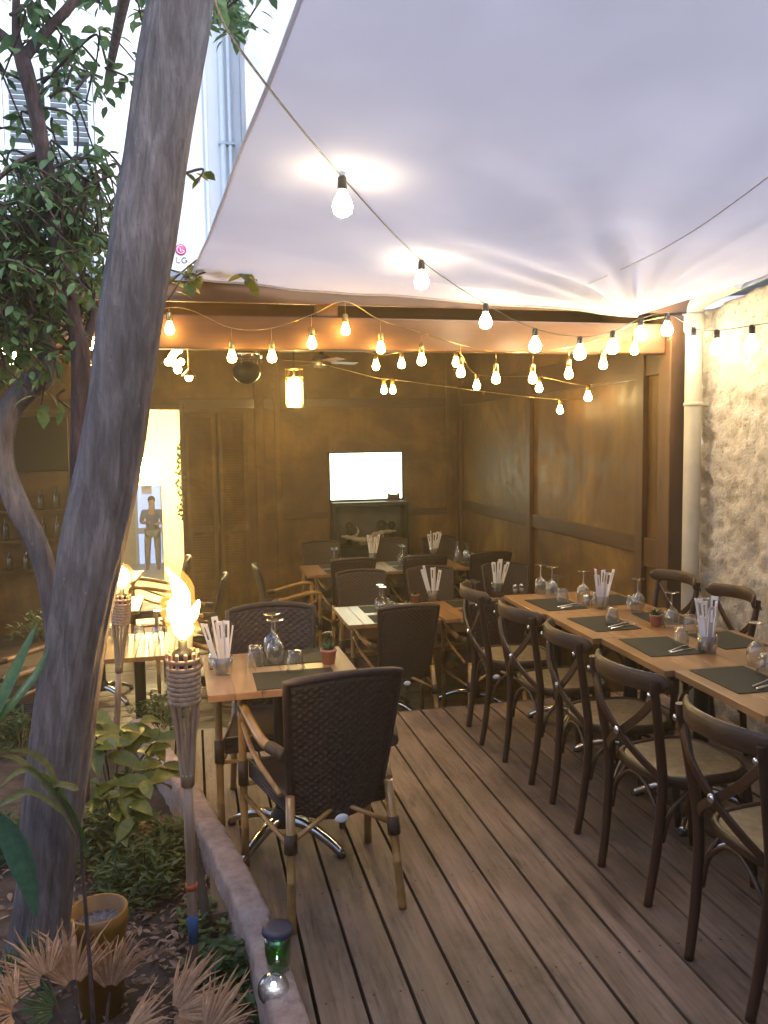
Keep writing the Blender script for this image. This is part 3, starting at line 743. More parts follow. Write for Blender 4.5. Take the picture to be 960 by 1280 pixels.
# --- cross-back chair
def make_cross():
    t = proto('cross', 'cross_back_chair')
    def rail_y(x): return -.315 + .075*(abs(x)/.2)**2.2
    m = MB(); vs = []; NX = 32
    for i in range(NX+1):
        x = -.222+.444*i/NX; e = min(1, (1-abs(x)/.2221)*9); h = .036*math.sqrt(max(.02, e)); zc = .835+.008*math.cos(x/.222*PI/2)
        y = rail_y(x)
        for k in range(12):
            a = 2*PI*k/12; vs.append((x, y+.0125*math.copysign(abs(math.cos(a))**.7, math.cos(a)), zc + h*math.copysign(abs(math.sin(a))**.7, math.sin(a))))
    m.add(vs, [(i*12+k, (i+1)*12+k, (i+1)*12+(k+1) % 12, i*12+(k+1) % 12) for i in range(NX) for k in range(12)], True)
    m.f += [list(range(12)), [NX*12+k for k in range(12)][::-1]]; m.sm += [False]*2
    obj('top_rail', m, 'rail', t, True)
    post = {}
    for s in (-1, 1):
        pts = smoothpath([(s*.15, -.25, 0), (s*.158, -.222, .2), (s*.17, -.208, .44), (s*.183, -.235, .64), (s*.192, -.262, .80), (s*.193, -.268, .845)], 6)
        post[s] = pts
        m = MB(); m.tube(pts, lerps([.0155, .018, .0185, .0165, .0155], len(pts)), 10); p = obj('rear_leg', m, 'chair', t, True)
        m = MB(); m.ball((s*.192, -.288, .80), .011, 10, 6, (1, .5, 1)); obj('bolt', m, 'steel', p, True)
        m = MB(); m.tube(smoothpath([(s*.155, .165, .44), (s*.168, .185, .25), (s*.175, .205, 0)], 4), [.019]*4+[.018, .017, .016, .015, .0145], 10); obj('front_leg', m, 'chair', t, True)
    for s in (-1, 1):
        m = MB(); pts = smoothpath([(s*.186, -.262, .775), (s*.10, -.275+.012*s, .69), (0, -.272+.008*s, .61), (-s*.10, -.25+.006*s, .54), (-s*.168, -.21, .475)], 5)
        vs = []
        for i, p in enumerate(pts):
            tng = (pts[min(i+1, len(pts)-1)]-pts[max(i-1, 0)]).normalized(); side = Vector((0, 1, 0)).cross(tng).normalized()
            for a, b_ in ((-1, -1), (1, -1), (1, 1), (-1, 1)): vs.append(p + side*.0145*a + Vector((0, .006*b_, 0)))
        m.add(vs, [(i*4+k, i*4+(k+1) % 4, (i+1)*4+(k+1) % 4, (i+1)*4+k) for i in range(len(pts)-1) for k in range(4)])
        m.f += [[0, 3, 2, 1], [len(vs)-4, len(vs)-3, len(vs)-2, len(vs)-1]]; m.sm += [False]*2
        obj('cross_slat', m, 'chair', t, True, bevel=.002)
    m = MB(); m.ball((0, -.288, .612), .016, 12, 6, (1, .5, 1)); obj('cross_bolt', m, 'steel', t, True)
    def seat_xy(a, k=1.):
        c, s_ = math.cos(a), math.sin(a); n = 3.2
        r = (abs(c)**n + abs(s_)**n)**(-1/n); y = .205*r*s_; x = .205*r*c*(1 + .07*s_)
        return x*k, y*k-.005
    m = MB(); N = 40
    prof = [(.90, .448), (.90, .470), (.93, .476), (.985, .474), (1.0, .463), (1.0, .445), (.96, .436), (.0, .436)]
    vs = [(*seat_xy(2*PI*j/N, k), z) for k, z in prof for j in range(N)]
    m.add(vs, [(i*N+j, i*N+(j+1) % N, (i+1)*N+(j+1) % N, (i+1)*N+j) for i in range(len(prof)-1) for j in range(N)], True)
    st = obj('seat', m, 'rail', t, True)
    m = MB(); vs = [(*seat_xy(2*PI*j/N, k), z) for k, z in ((.91, .468), (.7, .464), (.4, .460), (.01, .459)) for j in range(N)]
    m.add(vs, [(i*N+j, i*N+(j+1) % N, (i+1)*N+(j+1) % N, (i+1)*N+j) for i in range(3) for j in range(N)], True)
    obj('seat_panel', m, 'seat', st, True)
    m = MB()   # bent hoops under the seat between the legs
    def hoop(a, b_, zt=.43, zb=.24, inset=.06):
        a, b_ = Vector(a), Vector(b_); d = (b_-a)
        pts = smoothpath([(a.x, a.y, zb), a+d*.08+Vector((0, 0, zb+.1)), a+d*.24+Vector((0, 0, zt-.03)), a+d*.4+Vector((0, 0, zt)), a+d*.6+Vector((0, 0, zt)), b_-d*.24+Vector((0, 0, zt-.03)), b_-d*.08+Vector((0, 0, zb+.1)), (b_.x, b_.y, zb)], 4)
        m.tube(pts, .0085, 8)
    hoop((-.155, -.2, 0), (.155, -.2, 0)); hoop((-.165, .175, 0), (.165, .175, 0)); hoop((-.165, -.2, 0), (-.17, .17, 0)); hoop((.165, -.2, 0), (.17, .17, 0))
    obj('hoop_stretcher', m, 'rail', t, True)
make_cross()
# --- pedestal table
def make_table(kind, w, dp, mat='table', h=.75, iron='iron'):
    t = proto(kind, 'bistro_table')
    m = MB(); n = 6
    for i in range(n): m.bx(-w/2+w*i/n, -w/2+w*(i+1)/n-.0006, -dp/2, dp/2, h-.028, h)
    obj('tabletop', m, mat, t, True, bevel=.0025)
    m = MB(); m.bx(-.16, .16, -.16, .16, h-.05, h-.0285); m.lathe([(.034, .1), (.034, h-.05)], 18); m.lathe([(.06, .075), (.055, .12), (.034, .15)], 18)
    obj('pedestal', m, iron, t, True)
    for k in range(4):
        a = PI/4 + k*PI/2; c, s = math.cos(a), math.sin(a)
        m = MB(); pts = smoothpath([(c*.03, s*.03, .105), (c*.12, s*.12, .10), (c*.22, s*.22, .065), (c*.30, s*.30, .02)], 5)
        vs = []
        for i, p in enumerate(pts):
            wd = .026-.010*i/len(pts)
            for q, z in ((-1, -.018), (1, -.018), (.7, .012), (-.7, .012)): vs.append(p + Vector((-s*wd*q, c*wd*q, z)))
        m.add(vs, [(i*4+j, i*4+(j+1) % 4, (i+1)*4+(j+1) % 4, (i+1)*4+j) for i in range(len(pts)-1) for j in range(4)], True)
        m.f += [[0, 3, 2, 1], [len(vs)-4+j for j in range(4)]]; m.sm += [False]*2
        f = obj('foot', m, 'chrome', t, True)
        m = MB(); m.lathe([(0, 0), (.018, 0), (.02, .01), (.016, .02), (0, .02)], 12, (c*.295, s*.295, 0)); obj('foot_pad', m, 'blk', f, True)
make_table('tableR', .70, .578)
make_table('tableS', .66, .64)
make_table('tableP', .62, .60, 'tablex')
# --- tableware (each a thing)
def glass_proto(kind, name, prof, n=24):
    m = MB(); m.lathe(prof, n); o = obj(name, m, 'glass', None, True); PROTO[kind] = {'root': o}
# upturned tumbler: closed thick base on top, faceted belt
glass_proto('tumbler', 'tumbler', [(.033, .0), (.0345, .0), (.0355, .004), (.034, .03), (.031, .055), (.0275, .062), (.0285, .069), (.0285, .074), (.0265, .082), (.0255, .086), (0, .087), (0, .078), (.0235, .074), (.0255, .055), (.0315, .03), (.0332, .004), (.033, 0)])
glass_proto('wine', 'wine_glass', [(.033, 0), (.0342, 0), (.036, .015), (.039, .045), (.036, .075), (.024, .094), (.008, .103), (.0042, .112), (.0038, .16), (.0045, .172), (.02, .177), (.034, .180), (.0345, .182), (.02, .181), (0, .1815), (0, .176), (.003, .170), (.0028, .112), (.006, .1), (.022, .092), (.0345, .073), (.0375, .045), (.0345, .015), (.033, 0)])
def make_small():
    t = proto('napkins', 'napkin_holder')
    m = MB(); m.lathe([(0, 0), (.036, 0), (.04, .07), (.0385, .07), (.0348, .006), (0, .006)], 20); obj('cup', m, 'glass', t, True)
    for k, (a, tl) in enumerate([(0, .10), (.9, .16), (2.1, .14), (3.2, .17), (4.2, .1), (5.3, .15)]):
        m = MB(); b0 = Vector((.016*math.cos(a), .016*math.sin(a), .008)); tp = b0 + Vector((.2*tl*math.cos(a)*1.5+.02, .2*tl*math.sin(a), .185+.012*(k % 3)))
        sd = Vector((-math.sin(a+.5), math.cos(a+.5), 0))*.0105; d = (tp-b0)
        th = Vector((sd.y, -sd.x, 0)).normalized()*.0022
        # folded sleeve with a slot near the top
        def q(f, s): return b0 + d*f + sd*s*(1+.35*f)
        for f0, f1, s0, s1 in ((0, .66, -1, 1), (.66, .93, -1, -.45), (.66, .93, .45, 1), (.93, 1, -1, 1)):
            v = [q(f0, s0), q(f0, s1), q(f1, s1), q(f1, s0)]
            m.add([p-th for p in v]+[p+th for p in v], [(0, 3, 2, 1), (4, 5, 6, 7), (0, 1, 5, 4), (1, 2, 6, 5), (2, 3, 7, 6), (3, 0, 4, 7)])
        obj('napkin', m, 'paper', t, True)
    m = MB(); m.bx(-.2, .2, -.15, .15, 0, .0035); o = obj('placemat', m, 'mat', None, True, bevel=.001); PROTO['mat'] = {'root': o}
    # knife and fork, local length along X
    m = MB(); m.tube([(-.105, 0, .004), (-.1, 0, .005), (-.02, 0, .0045), (.0, 0, .003)], [.003, .0055, .0045, .0035], 8, flat=.5)
    m.add([(0, -.004, .002), (.1, -.009, .002), (.118, 0, .002), (.09, .006, .002), (0, .004, .002), (0, -.004, .004), (.1, -.008, .0032), (.118, 0, .0028), (.09, .006, .004), (0, .004, .004)],
          [(4, 3, 2, 1, 0), (5, 6, 7, 8, 9), (0, 1, 6, 5), (1, 2, 7, 6), (2, 3, 8, 7), (3, 4, 9, 8)])
    PROTO['knife'] = {'root': obj('knife', m, 'steel', None, True)}
    m = MB(); m.tube([(-.095, 0, .004), (-.09, 0, .0045), (0, 0, .005), (.035, 0, .006), (.045, 0, .005)], [.003, .005, .003, .004, .007], 8, flat=.45)
    for y in (-.0075, -.0025, .0025, .0075): m.tube([(.043, y*.8, .005), (.06, y, .003), (.09, y*.85, .005)], .0013, 6)
    PROTO['fork'] = {'root': obj('fork', m, 'steel', None, True)}
    t = proto('salt', 'salt_pot')
    m = MB(); m.lathe([(0, 0), (.018, 0), (.019, .035), (.016, .05), (.0145, .05), (.017, .034), (.016, .004), (0, .004)], 16); obj('jar', m, 'glass', t, True)
    m = MB(); m.lathe([(0, .0045), (.0155, .0045), (.0163, .03), (0, .032)], 16); obj('salt', m, 'salt', t, True)
    m = MB(); m.lathe([(.0165, .0505), (.0165, .06), (.010, .064), (0, .065)], 16); obj('cap', m, 'steel', t, True)
    t = proto('plant', 'potted_succulent')
    m = MB(); m.lathe([(0, 0), (.024, 0), (.031, .05), (.033, .05), (.033, .058), (.029, .058), (.028, .048), (0, .046)], 20); obj('pot', m, 'terra', t, True)
    m = MB(); rr = random.Random(3)
    for k in range(22):
        a = k*2.4; el = rr.uniform(.3, 1.3); m.leaf((.008*math.cos(a), .008*math.sin(a), .047), (math.cos(a)*math.cos(el), math.sin(a)*math.cos(el), math.sin(el)), (0, 0, 1), rr.uniform(.03, .055), .014, .1)
    obj('leaves', m, 'leafD', t, True)
make_small()
def pc(px, py, z): return onz(px, py, z)
# ------------------------------------------------------------------ the long table on the deck: five tables end to end
GT = 'tables pushed end to end along the right side of the deck'
ends = ['at the far end by the shelter', 'second from the far end', 'middle one of the five', 'second nearest the camera', 'nearest, cut by the right edge']
TH = .75
def trx(Y): return 1.81 + (4.70-Y)*.035
for i in range(5):
    Y = 4.70-.29-.582*i
    place('tableR', (trx(Y)+.35, Y, 0), -.035, 'honey wood table in the long row, '+ends[i], 'table', GT)
GC = 'cross-back chairs along the left side of the long table'
cl = ['farthest, at the shelter end', 'second farthest from the camera', 'middle one of the five', 'second nearest the camera', 'nearest, at the lower right corner']
for (Y, X, rz), l in zip([(4.40, 1.79, -5), (3.87, 1.82, 4), (3.31, 1.83, -4), (2.77, 1.80, 5), (2.14, 1.78, 1)], cl):
    place('cross', (X, Y, 0), rad(-90+rz), 'dark cross-back chair left of the long table, '+l, 'chair', GC)
GC2 = 'cross-back chairs on the wall side of the long table'
for Y, rz, l in ((4.46, 3, 'in front of the timber post'), (3.93, -4, 'in front of the stucco wall')):
    place('cross', (2.60, Y, 0), rad(90+rz), 'dark cross-back chair across the long table '+l, 'chair', GC2)
Z = TH+.0005
sideL = [(4.36, 'farthest'), (3.83, 'second farthest'), (3.33, 'third'), (2.78, 'nearest')]
GM, GK, GG, GW = 'slate placemats on the long table', 'cutlery on the long table', 'upturned tumblers on the long table', 'upturned wine glasses on the long table'
ml = ['at the far corner', 'second from far end', 'in the middle of the row', 'nearest the camera']
for i, (Y, w_) in enumerate(sideL):
    X = trx(Y)+.19
    place('mat', (X, Y, Z), rad(90)-.035+R.uniform(-.05, .05), 'slate placemat on the near side of the long table '+ml[i], 'placemat', GM, .82)
    place('knife', (X+.06, Y-.105, Z+.0037), rad(20+R.uniform(-6, 6)), 'steel knife on the left placemat of the long table '+ml[i], 'knife', GK)
    place('fork', (X+.05, Y-.07, Z+.0037), rad(27+R.uniform(-6, 6)), 'steel fork on the left placemat of the long table '+ml[i], 'fork', GK)
    place('mat', (X+.36, Y+.02, Z), rad(90)-.035+R.uniform(-.07, .07), 'slate placemat on the wall side of the long table '+ml[i], 'placemat', GM, .76)
for px, py, l in ((703, 754, 'on the farthest left placemat'), (765, 780, 'on the second left placemat from the far end'), (851, 807, 'on the third left placemat beside the fork'), (957, 843, 'at the right edge of the photo')):
    place('tumbler', pc(px, py, Z+.0037), 0, 'clear upturned tumbler '+l, 'tumbler', GG)
for px, py, l in ((690, 742, 'behind the farthest placemat'), (746, 757, 'beside the far napkin holder'), (789, 762, 'on the wall side before the first wall chair'), (862, 788, 'on the wall side left of the near napkins'), (880, 797, 'just left of the near napkin holder')):
    place('tumbler', pc(px, py, Z+.0037), .5, 'small upturned glass tumbler '+l, 'tumbler', GG, .92)
for px, py, l in ((690, 746, 'at the far end of the long table'), (729, 752, 'left of the far napkin holder'), (797, 764, 'in front of the first wall chair'), (839, 785, 'near the small green plant'), (880, 794, 'in front of the second wall chair'), (676, 742, 'second from the far end, thin and dim'), (945, 832, 'at the right edge of the photo')):
    place('wine', pc(px, py, Z+.001), 0, 'upturned wine glass '+l, 'wine glass', GW)
GN = 'glass cups of folded paper napkins'
place('napkins', pc(752, 760, Z), .4, 'cup of tall folded white napkins in the middle of the long table', 'napkin holder', GN)
place('napkins', pc(884, 815, Z), 1.2, 'cup of tall folded white napkins near the right end of the long table', 'napkin holder', GN, 1.1)
place('salt', pc(733, 757, Z), 0, 'little salt pot beside the far napkin cup on the long table', 'salt pot', 'salt pots')
place('plant', pc(820, 782, Z), 0, 'small pot of green leaves in the middle of the long table', 'potted plant', 'small potted plants on tables')
# ------------------------------------------------------------------ foreground table for two on the deck
place('tableP', (.335, 3.44, 0), rad(1), 'pale wooden two-seat table beside the kerb, nearest the torches', 'table', 'small bistro tables', 1.0)
place('wicker', (.452, 3.06, 0), rad(8), 'brown wicker armchair seen from behind in the foreground at the small table', 'armchair', 'wicker armchairs')
place('wicker', (.345, 3.74, 0), rad(178), 'brown wicker armchair on the far side of the foreground table facing the camera', 'armchair', 'wicker armchairs')
place('mat', (.38, 3.27, Z), 0, 'slate placemat on the near side of the foreground table', 'placemat', 'slate placemats on the foreground table', .82)
place('mat', (.40, 3.61, Z), 0, 'slate placemat on the far side of the foreground table', 'placemat', 'slate placemats on the foreground table', .8)
for px, py, l in ((320, 832, 'left of the wine glasses'), (369, 839, 'right of the wine glasses')): place('tumbler', pc(px, py, Z+.003), 0, 'upturned tumbler on the foreground table '+l, 'tumbler', 'upturned tumblers on the foreground table', 1.05)
place('wine', pc(345, 829, Z), 0, 'front one of two upturned wine glasses on the foreground table', 'wine glass', 'wine glasses on the foreground table', 1.05)
place('wine', pc(341, 820, Z), 0, 'rear one of two upturned wine glasses on the foreground table', 'wine glass', 'wine glasses on the foreground table', 1.05)
place('napkins', pc(279, 842, Z), 2.6, 'glass cup of white napkins leaning left on the foreground table', 'napkin holder', GN, 1.05)
place('plant', pc(411, 829, Z), 1, 'pink pot with a small succulent on the foreground table', 'potted plant', 'small potted plants on tables', 1.1)
place('salt', pc(266, 836, Z), 1, 'salt pot beside the napkin cup on the foreground table', 'salt pot', 'salt pots')
# ------------------------------------------------------------------ tables on the lower shelter floor
ZL = LOW+TH+.0005
T2 = [(1.335, 5.80, 'left end of the middle row'), (2.02, 5.80, 'centre of the middle row'), (2.70, 5.82, 'right end of the middle row')]
T3 = [(1.36, 8.0, 'left end of the back row'), (2.05, 8.0, 'centre of the back row'), (2.74, 8.0, 'right end of the back row')]
for x, y, l in T2+T3: place('tableS', (x, y, LOW), rad(R.uniform(-1, 1)), 'wooden bistro table, '+l, 'table', 'small bistro tables')
for x, y, l in ((-.36, 5.32, 'behind the torches at the left of the deck'), (-.85, 8.2, 'in front of the lit doorway'), (-.75, 6.75, 'between the torches and the doorway table')):
    place('tableS', (x, y, LOW), rad(R.uniform(-4, 4)), 'wooden bistro table '+l, 'table', 'small bistro tables')
GWk = 'wicker armchairs'
for x, y, a, l in [(1.37, 5.58, 3, 'near side of the left middle-row table, seen from behind'),
                   (2.03, 5.56, -3, 'near side of the central middle-row table, behind cross-back chairs'),
                   (1.37, 6.56, 180, 'far side of the left middle-row table, facing the camera'),
                   (2.00, 6.56, 184, 'far side of the central middle-row table, facing the camera'),
                   (2.66, 6.58, 176, 'far side of the right middle-row table, facing the camera'),
                   (1.44, 7.86, 2, 'near side of the left back-row table, seen from behind'),
                   (2.16, 7.86, -2, 'near side of the central back-row table, seen from behind'),
                   (2.80, 7.86, 3, 'near side of the right back-row table, seen from behind'),
                   (1.36, 8.74, 180, 'far side of the back row below the lit screen, leftmost'),
                   (2.12, 8.74, 178, 'far side of the back row right of the dark niche'),
                   (2.74, 8.74, 183, 'far side of the back row in the corner'),
                   (.83, 7.45, -90, 'turned sideways to the right at the left end of the back row'),
                   (-.36, 8.2, 92, 'turned sideways to the left in front of the lit doorway'),
                   (-.06, 7.0, 86, 'turned sideways to the left before the louvred shutter'),
                   (.20, 5.75, 60, 'by the table behind the torches, its arm catching light'),
                   (-1.05, 5.5, -80, 'left of the table behind the torches, among the trunks')]:
    place('wicker', (x, y, LOW), rad(a), 'dark wicker armchair '+l, 'armchair', GWk)
for (x, y, l) in T2+T3:
    for s, q in ((-1, 'near'), (1, 'far')):
        place('mat', (x+.02, y+s*.17, ZL), 0, 'slate placemat on the %s side of the table, %s' % (q, l), 'placemat', 'slate placemats in the shelter', .8)
        place('tumbler', (x+.06+R.uniform(-.02, .02), y+s*.06, ZL+.004), 0, 'upturned tumbler on the %s side of the table %s' % (q, l), 'tumbler', 'upturned tumblers in the shelter', 1.05)
        place('wine', (x-.02+R.uniform(-.02, .02), y+s*.045, ZL+.004), 0, 'upturned wine glass on the %s side of the table %s' % (q, l), 'wine glass', 'wine glasses in the shelter', 1.1)
for px, py, z, l in ((541, 751, ZL, 'on the left table of the middle row'), (622, 741, ZL, 'behind the far end of the long table'), (466, 701, ZL, 'on the back row left of the screen niche'), (542, 695, ZL, 'on the middle of the back row')):
    place('napkins', pc(px, py, z), R.uniform(0, 6), 'cup of folded white napkins '+l, 'napkin holder', GN, 1.25)
for px, py, l in ((644, 742, 'beside the napkins behind the long table'), (652, 741, 'right one of a pair behind the long table')): place('salt', pc(px, py, ZL), 0, 'small glass salt pot '+l, 'salt pot', 'salt pots', 1.2)
place('plant', pc(519, 752, ZL), 0, 'small pot beside the napkins on the left middle row table', 'potted plant', 'small potted plants on tables')
for k, (dx, dy) in enumerate(((-.2, .1), (-.1, .02), (0, .12), (.12, .05), (.2, .15), (-.22, -.1), (.1, -.12))):
    nm = ['at its left back', 'left of centre', 'at its back', 'right of centre', 'at its right back corner', 'at its left front', 'at its right front'][k]
    place('wine' if k % 2 else 'tumbler', (-.36+dx, 5.32+dy, ZL), 0, ('upturned wine glass ' if k % 2 else 'upturned tumbler ')+'on the table behind the torches '+nm, 'wine glass' if k % 2 else 'tumbler', 'glassware behind the torches', 1.1)
# carafe on the back row
m = MB(); m.lathe([(0, 0), (.04, 0), (.045, .06), (.03, .12), (.014, .16), (.013, .2), (.018, .22), (.016, .22), (.011, .2), (.012, .16), (.028, .12), (.042, .06), (.037, .004), (0, .004)], 20)
o = obj('carafe', m, 'glass', None, True); o.location = (2.62, 8.02, ZL); tag(o, 'clear glass carafe on the right table of the back row', 'carafe')
# ------------------------------------------------------------------ lit screen, niche and driftwood on the back wall
s = thing('lit_screen', (1.955, BY-.03, 1.02), 'blank bright white screen glowing on the back wall above the dark niche', 'screen')
m = MB(); m.bx(1.535, 2.375, BY-.05, BY-.045, 1.035, 1.565); obj('display', m, 'screen', s)
m = MB(); m.bx(1.515, 1.534, BY-.06, BY-.003, 1.015, 1.585); m.bx(2.376, 2.395, BY-.06, BY-.003, 1.015, 1.585); m.bx(1.534, 2.376, BY-.06, BY-.003, 1.566, 1.585); m.bx(1.534, 2.376, BY-.06, BY-.003, 1.015, 1.034)
obj('frame', m, 'blk', s)
m = MB(); m.bx(2.19, 2.33, BY-.13, BY-.065, 1.036, 1.085); m.add([(2.19, BY-.13, 1.085), (2.22, BY-.13, 1.085), (2.19, BY-.13, 1.11), (2.33, BY-.13, 1.085), (2.30, BY-.13, 1.085), (2.33, BY-.13, 1.11), (2.19, BY-.1, 1.085), (2.22, BY-.1, 1.085), (2.19, BY-.1, 1.11), (2.33, BY-.1, 1.085), (2.30, BY-.1, 1.085), (2.33, BY-.1, 1.11)], [(0, 1, 2), (3, 5, 4), (6, 8, 7), (9, 10, 11), (0, 2, 8, 6), (1, 7, 8, 2), (3, 9, 11, 5), (4, 5, 11, 10)])
tag(obj('wooden_box', m, 'wallx'), 'small brown box standing at the bottom right of the lit screen', 'box')
n = thing('dark_niche', (1.97, BY-.1, LOW), 'black open cabinet below the lit screen holding driftwood', 'cabinet')
m = MB(); m.bx(1.53, 1.57, BY-.22, BY-.002, LOW, 1.01); m.bx(2.37, 2.41, BY-.22, BY-.002, LOW, 1.01); m.bx(1.53, 2.41, BY-.23, BY-.002, 1.011, 1.03) if False else m.bx(1.571, 2.369, BY-.22, BY-.002, .965, 1.01)
obj('case', m, 'iron', n, bevel=.004)
m = MB(); m.bx(1.571, 2.369, BY-.012, BY-.003, LOW, .964); obj('back_panel', m, 'tar', n)
for z in (.52, .1):
    m = MB(); m.bx(1.571, 2.369, BY-.22, BY-.013, z-.02, z); obj('shelf', m, 'iron', n)
m = MB(); pts = smoothpath([(1.64, BY-.13, .62), (1.75, BY-.12, .60), (1.9, BY-.14, .57), (2.02, BY-.12, .62), (2.14, BY-.14, .655), (2.28, BY-.12, .66)], 6)
m.tube(pts, lerps([.012, .03, .034, .03, .024, .008], len(pts)), 9, wob=lambda i, a: 1+.3*math.sin(i*1.7+a*2))
m.tube(smoothpath([(1.78, BY-.12, .6), (1.84, BY-.1, .66), (1.82, BY-.09, .73)], 4), [.018]*3+[.013]*3+[.006]*3, 7); m.tube([(1.9, BY-.13, .57), (1.86, BY-.14, .52)], [.02, .024], 7); m.tube([(2.12, BY-.13, .65), (2.13, BY-.13, .52)], [.016, .02], 7)
tag(obj('driftwood', m, 'drift'), 'gnarled pale driftwood lying in the dark niche', 'driftwood')
for x, r_, l in ((1.74, .05, 'left of the driftwood'), (2.12, .062, 'above the right end of the driftwood'), (2.24, .045, 'at the right side of the niche')):
    m = MB(); m.ball((x, BY-.08, .52+.2+r_*.2), r_, 14, 10); m.lathe([(.0, .52), (r_*.7, .52), (r_*.6, .66), (.015, .7), (0, .7)], 12, (x, BY-.08, 0)); tag(obj('glass_jar', m, 'dimbottle'), 'dim round glass jar standing in the niche '+l, 'jar', 'jars in the dark niche')
# ------------------------------------------------------------------ bar corner at far left
m = MB(); m.bx(-1.83, -1.265, BY-.09, BY-.045, 1.43, 2.0)
tv = obj('dark_screen', m, 'tv', bevel=.006); tag(tv, 'switched off black wall screen seen between the trunks at far left', 'screen')
m = MB(); m.bx(-1.95, -1.24, BY-.06, BY-.024, 2.012, 2.045); obj('top_trim', m, 'wallx', tv)
sh = thing('bar_shelves', (-1.65, BY-.1, LOW), 'dark wall shelves of bottles below the black screen', 'shelves')
for z in (1.03, .72, .40):
    m = MB(); m.bx(-2.1, -1.24, BY-.2, BY-.01, z-.022, z); obj('shelf', m, 'wallx', sh)
for x in (-2.12, -1.24):
    m = MB(); m.bx(x, x+.02, BY-.2, BY-.01, LOW, 1.3); obj('side_panel', m, 'wall', sh)
bp = [(0, 0), (.034, 0), (.036, .01), (.036, .15), (.028, .185), (.013, .21), (.012, .265), (.014, .27), (0, .272)]
first = None
for z, zl in ((1.03, 'top'), (.72, 'middle'), (.40, 'bottom')):
    for k in range(4):
        x = -1.9+.17*k+R.uniform(-.02, .02)
        if first is None:
            m = MB(); m.lathe(bp, 16); first = obj('bottle', m, 'dimbottle', None, True); o = first
        else: o = dup(first)
        o.location = (x, BY-.11, z); o.scale = (1, 1, R.uniform(.75, .95))
        tag(o, 'green tinted bottle on the %s bar shelf, %s from the left' % (zl, ['first', 'second', 'third', 'fourth'][k]), 'bottle', 'bottles on the bar shelves')
# ================================================================== SAIL
A = Vector((.03, 4.80, 2.62)); B = Vector((2.74, 4.76, 2.46)); C2 = Vector((3.22, 3.7, 2.62)); Dn = Vector((3.85, -2.6, 2.98)); An = Vector((.53, -2.6, 2.88))
NU, NV = 220, 260; vs = []
def sail_pt(u, v):
    """u 0 left..1 right, v 0 far..1 near"""
    # right boundary bends round the far right corner
    rb = B.lerp(C2, min(1, v/.137)) if v < .137 else C2.lerp(Dn, (v-.137)/.863)
    lb = A.lerp(An, v); lb = lb + Vector((.05*math.sin(PI*v), 0, -.03*math.sin(PI*v)))
    p = lb.lerp(rb, u)
    p.z -= .10*math.sin(PI*u)*math.sin(PI*min(1, v*1.15+.02))*(.6+.4*v)
    if v < .1: p.z -= .02*math.sin(PI*u)*(1-v/.1); p.y -= .05*math.sin(PI*u)*(1-v/.1)
    # folds radiating from the far right corner
    q = p-B; r = math.hypot(q.x, q.y); th = math.atan2(-q.y, -q.x)
    fold = (math.sin(th*14+2.6*noise.noise((th*3, r*.8, 1)))*.6 + math.sin(th*31+1.3+2*noise.noise((th*4, r, 6)))*.3)
    p.z += fold*.06*min(1, r/.45)*math.exp(-r/1.7)*min(1, (1-u)/.12)*min(1, v/.04+.25)
    p.z += .022*noise.noise((p.x*1.6, p.y*.7, 2)) + .009*noise.noise((p.x*3.5, p.y*1.2, 8)) + .004*noise.noise((p.x*4, p.y*3, 5))
    return p
for j in range(NV+1):
    for i in range(NU+1): vs.append(sail_pt(i/NU, (j/NV)**1.25))
m = MB(); W = NU+1
m.add(vs, [(j*W+i, (j+1)*W+i, (j+1)*W+i+1, j*W+i+1) for j in range(NV) for i in range(NU)], True)
sl = obj('shade_sail', m, 'sail')
so = sl.modifiers.new('thick', 'SOLIDIFY'); so.thickness = .0015; so.offset = 1
tag(sl, 'large off-white fabric shade sail stretched overhead above the deck', 'shade sail')
m = MB(); m.tube([sail_pt(i/40, .0) + Vector((0, 0, -.003)) for i in range(41)], .007, 8); m.tube([sail_pt(0, i/40) + Vector((0, 0, -.003)) for i in range(41)], .007, 8); obj('hem', m, 'sail', sl)
# raised strip across the right part, standing in for a cable's shadow
def proj(p):
    v = p-Vector((0, 0, CAMH)); z = v.dot(CF); return (CX+F*v.dot(CR)/z, CY-F*v.dot(CU)/z) if z > .1 else (1e9, 1e9)
SPX = [(proj(p), p) for p in vs]
def sail_at(px, py): return min(SPX, key=lambda e: (e[0][0]-px)**2+(e[0][1]-py)**2)[1].copy()
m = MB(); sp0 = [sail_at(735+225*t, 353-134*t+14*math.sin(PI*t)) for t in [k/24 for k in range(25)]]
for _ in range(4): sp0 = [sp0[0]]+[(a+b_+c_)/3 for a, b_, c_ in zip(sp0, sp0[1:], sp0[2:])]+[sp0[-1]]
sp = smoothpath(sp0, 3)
m.tube([p+Vector((0, 0, -.005)) for p in sp], .003, 6); obj('cable_shadow_strip', m, 'sail', sl)
m = MB(); m.tube([A, A+Vector((-.05, .05, .03)), A+Vector((-.30, .06, .09))], .006, 6); m.ball(A+Vector((-.02, 0, .012)), .022, 10, 6); obj('tie_rope', m, 'wire', sl)
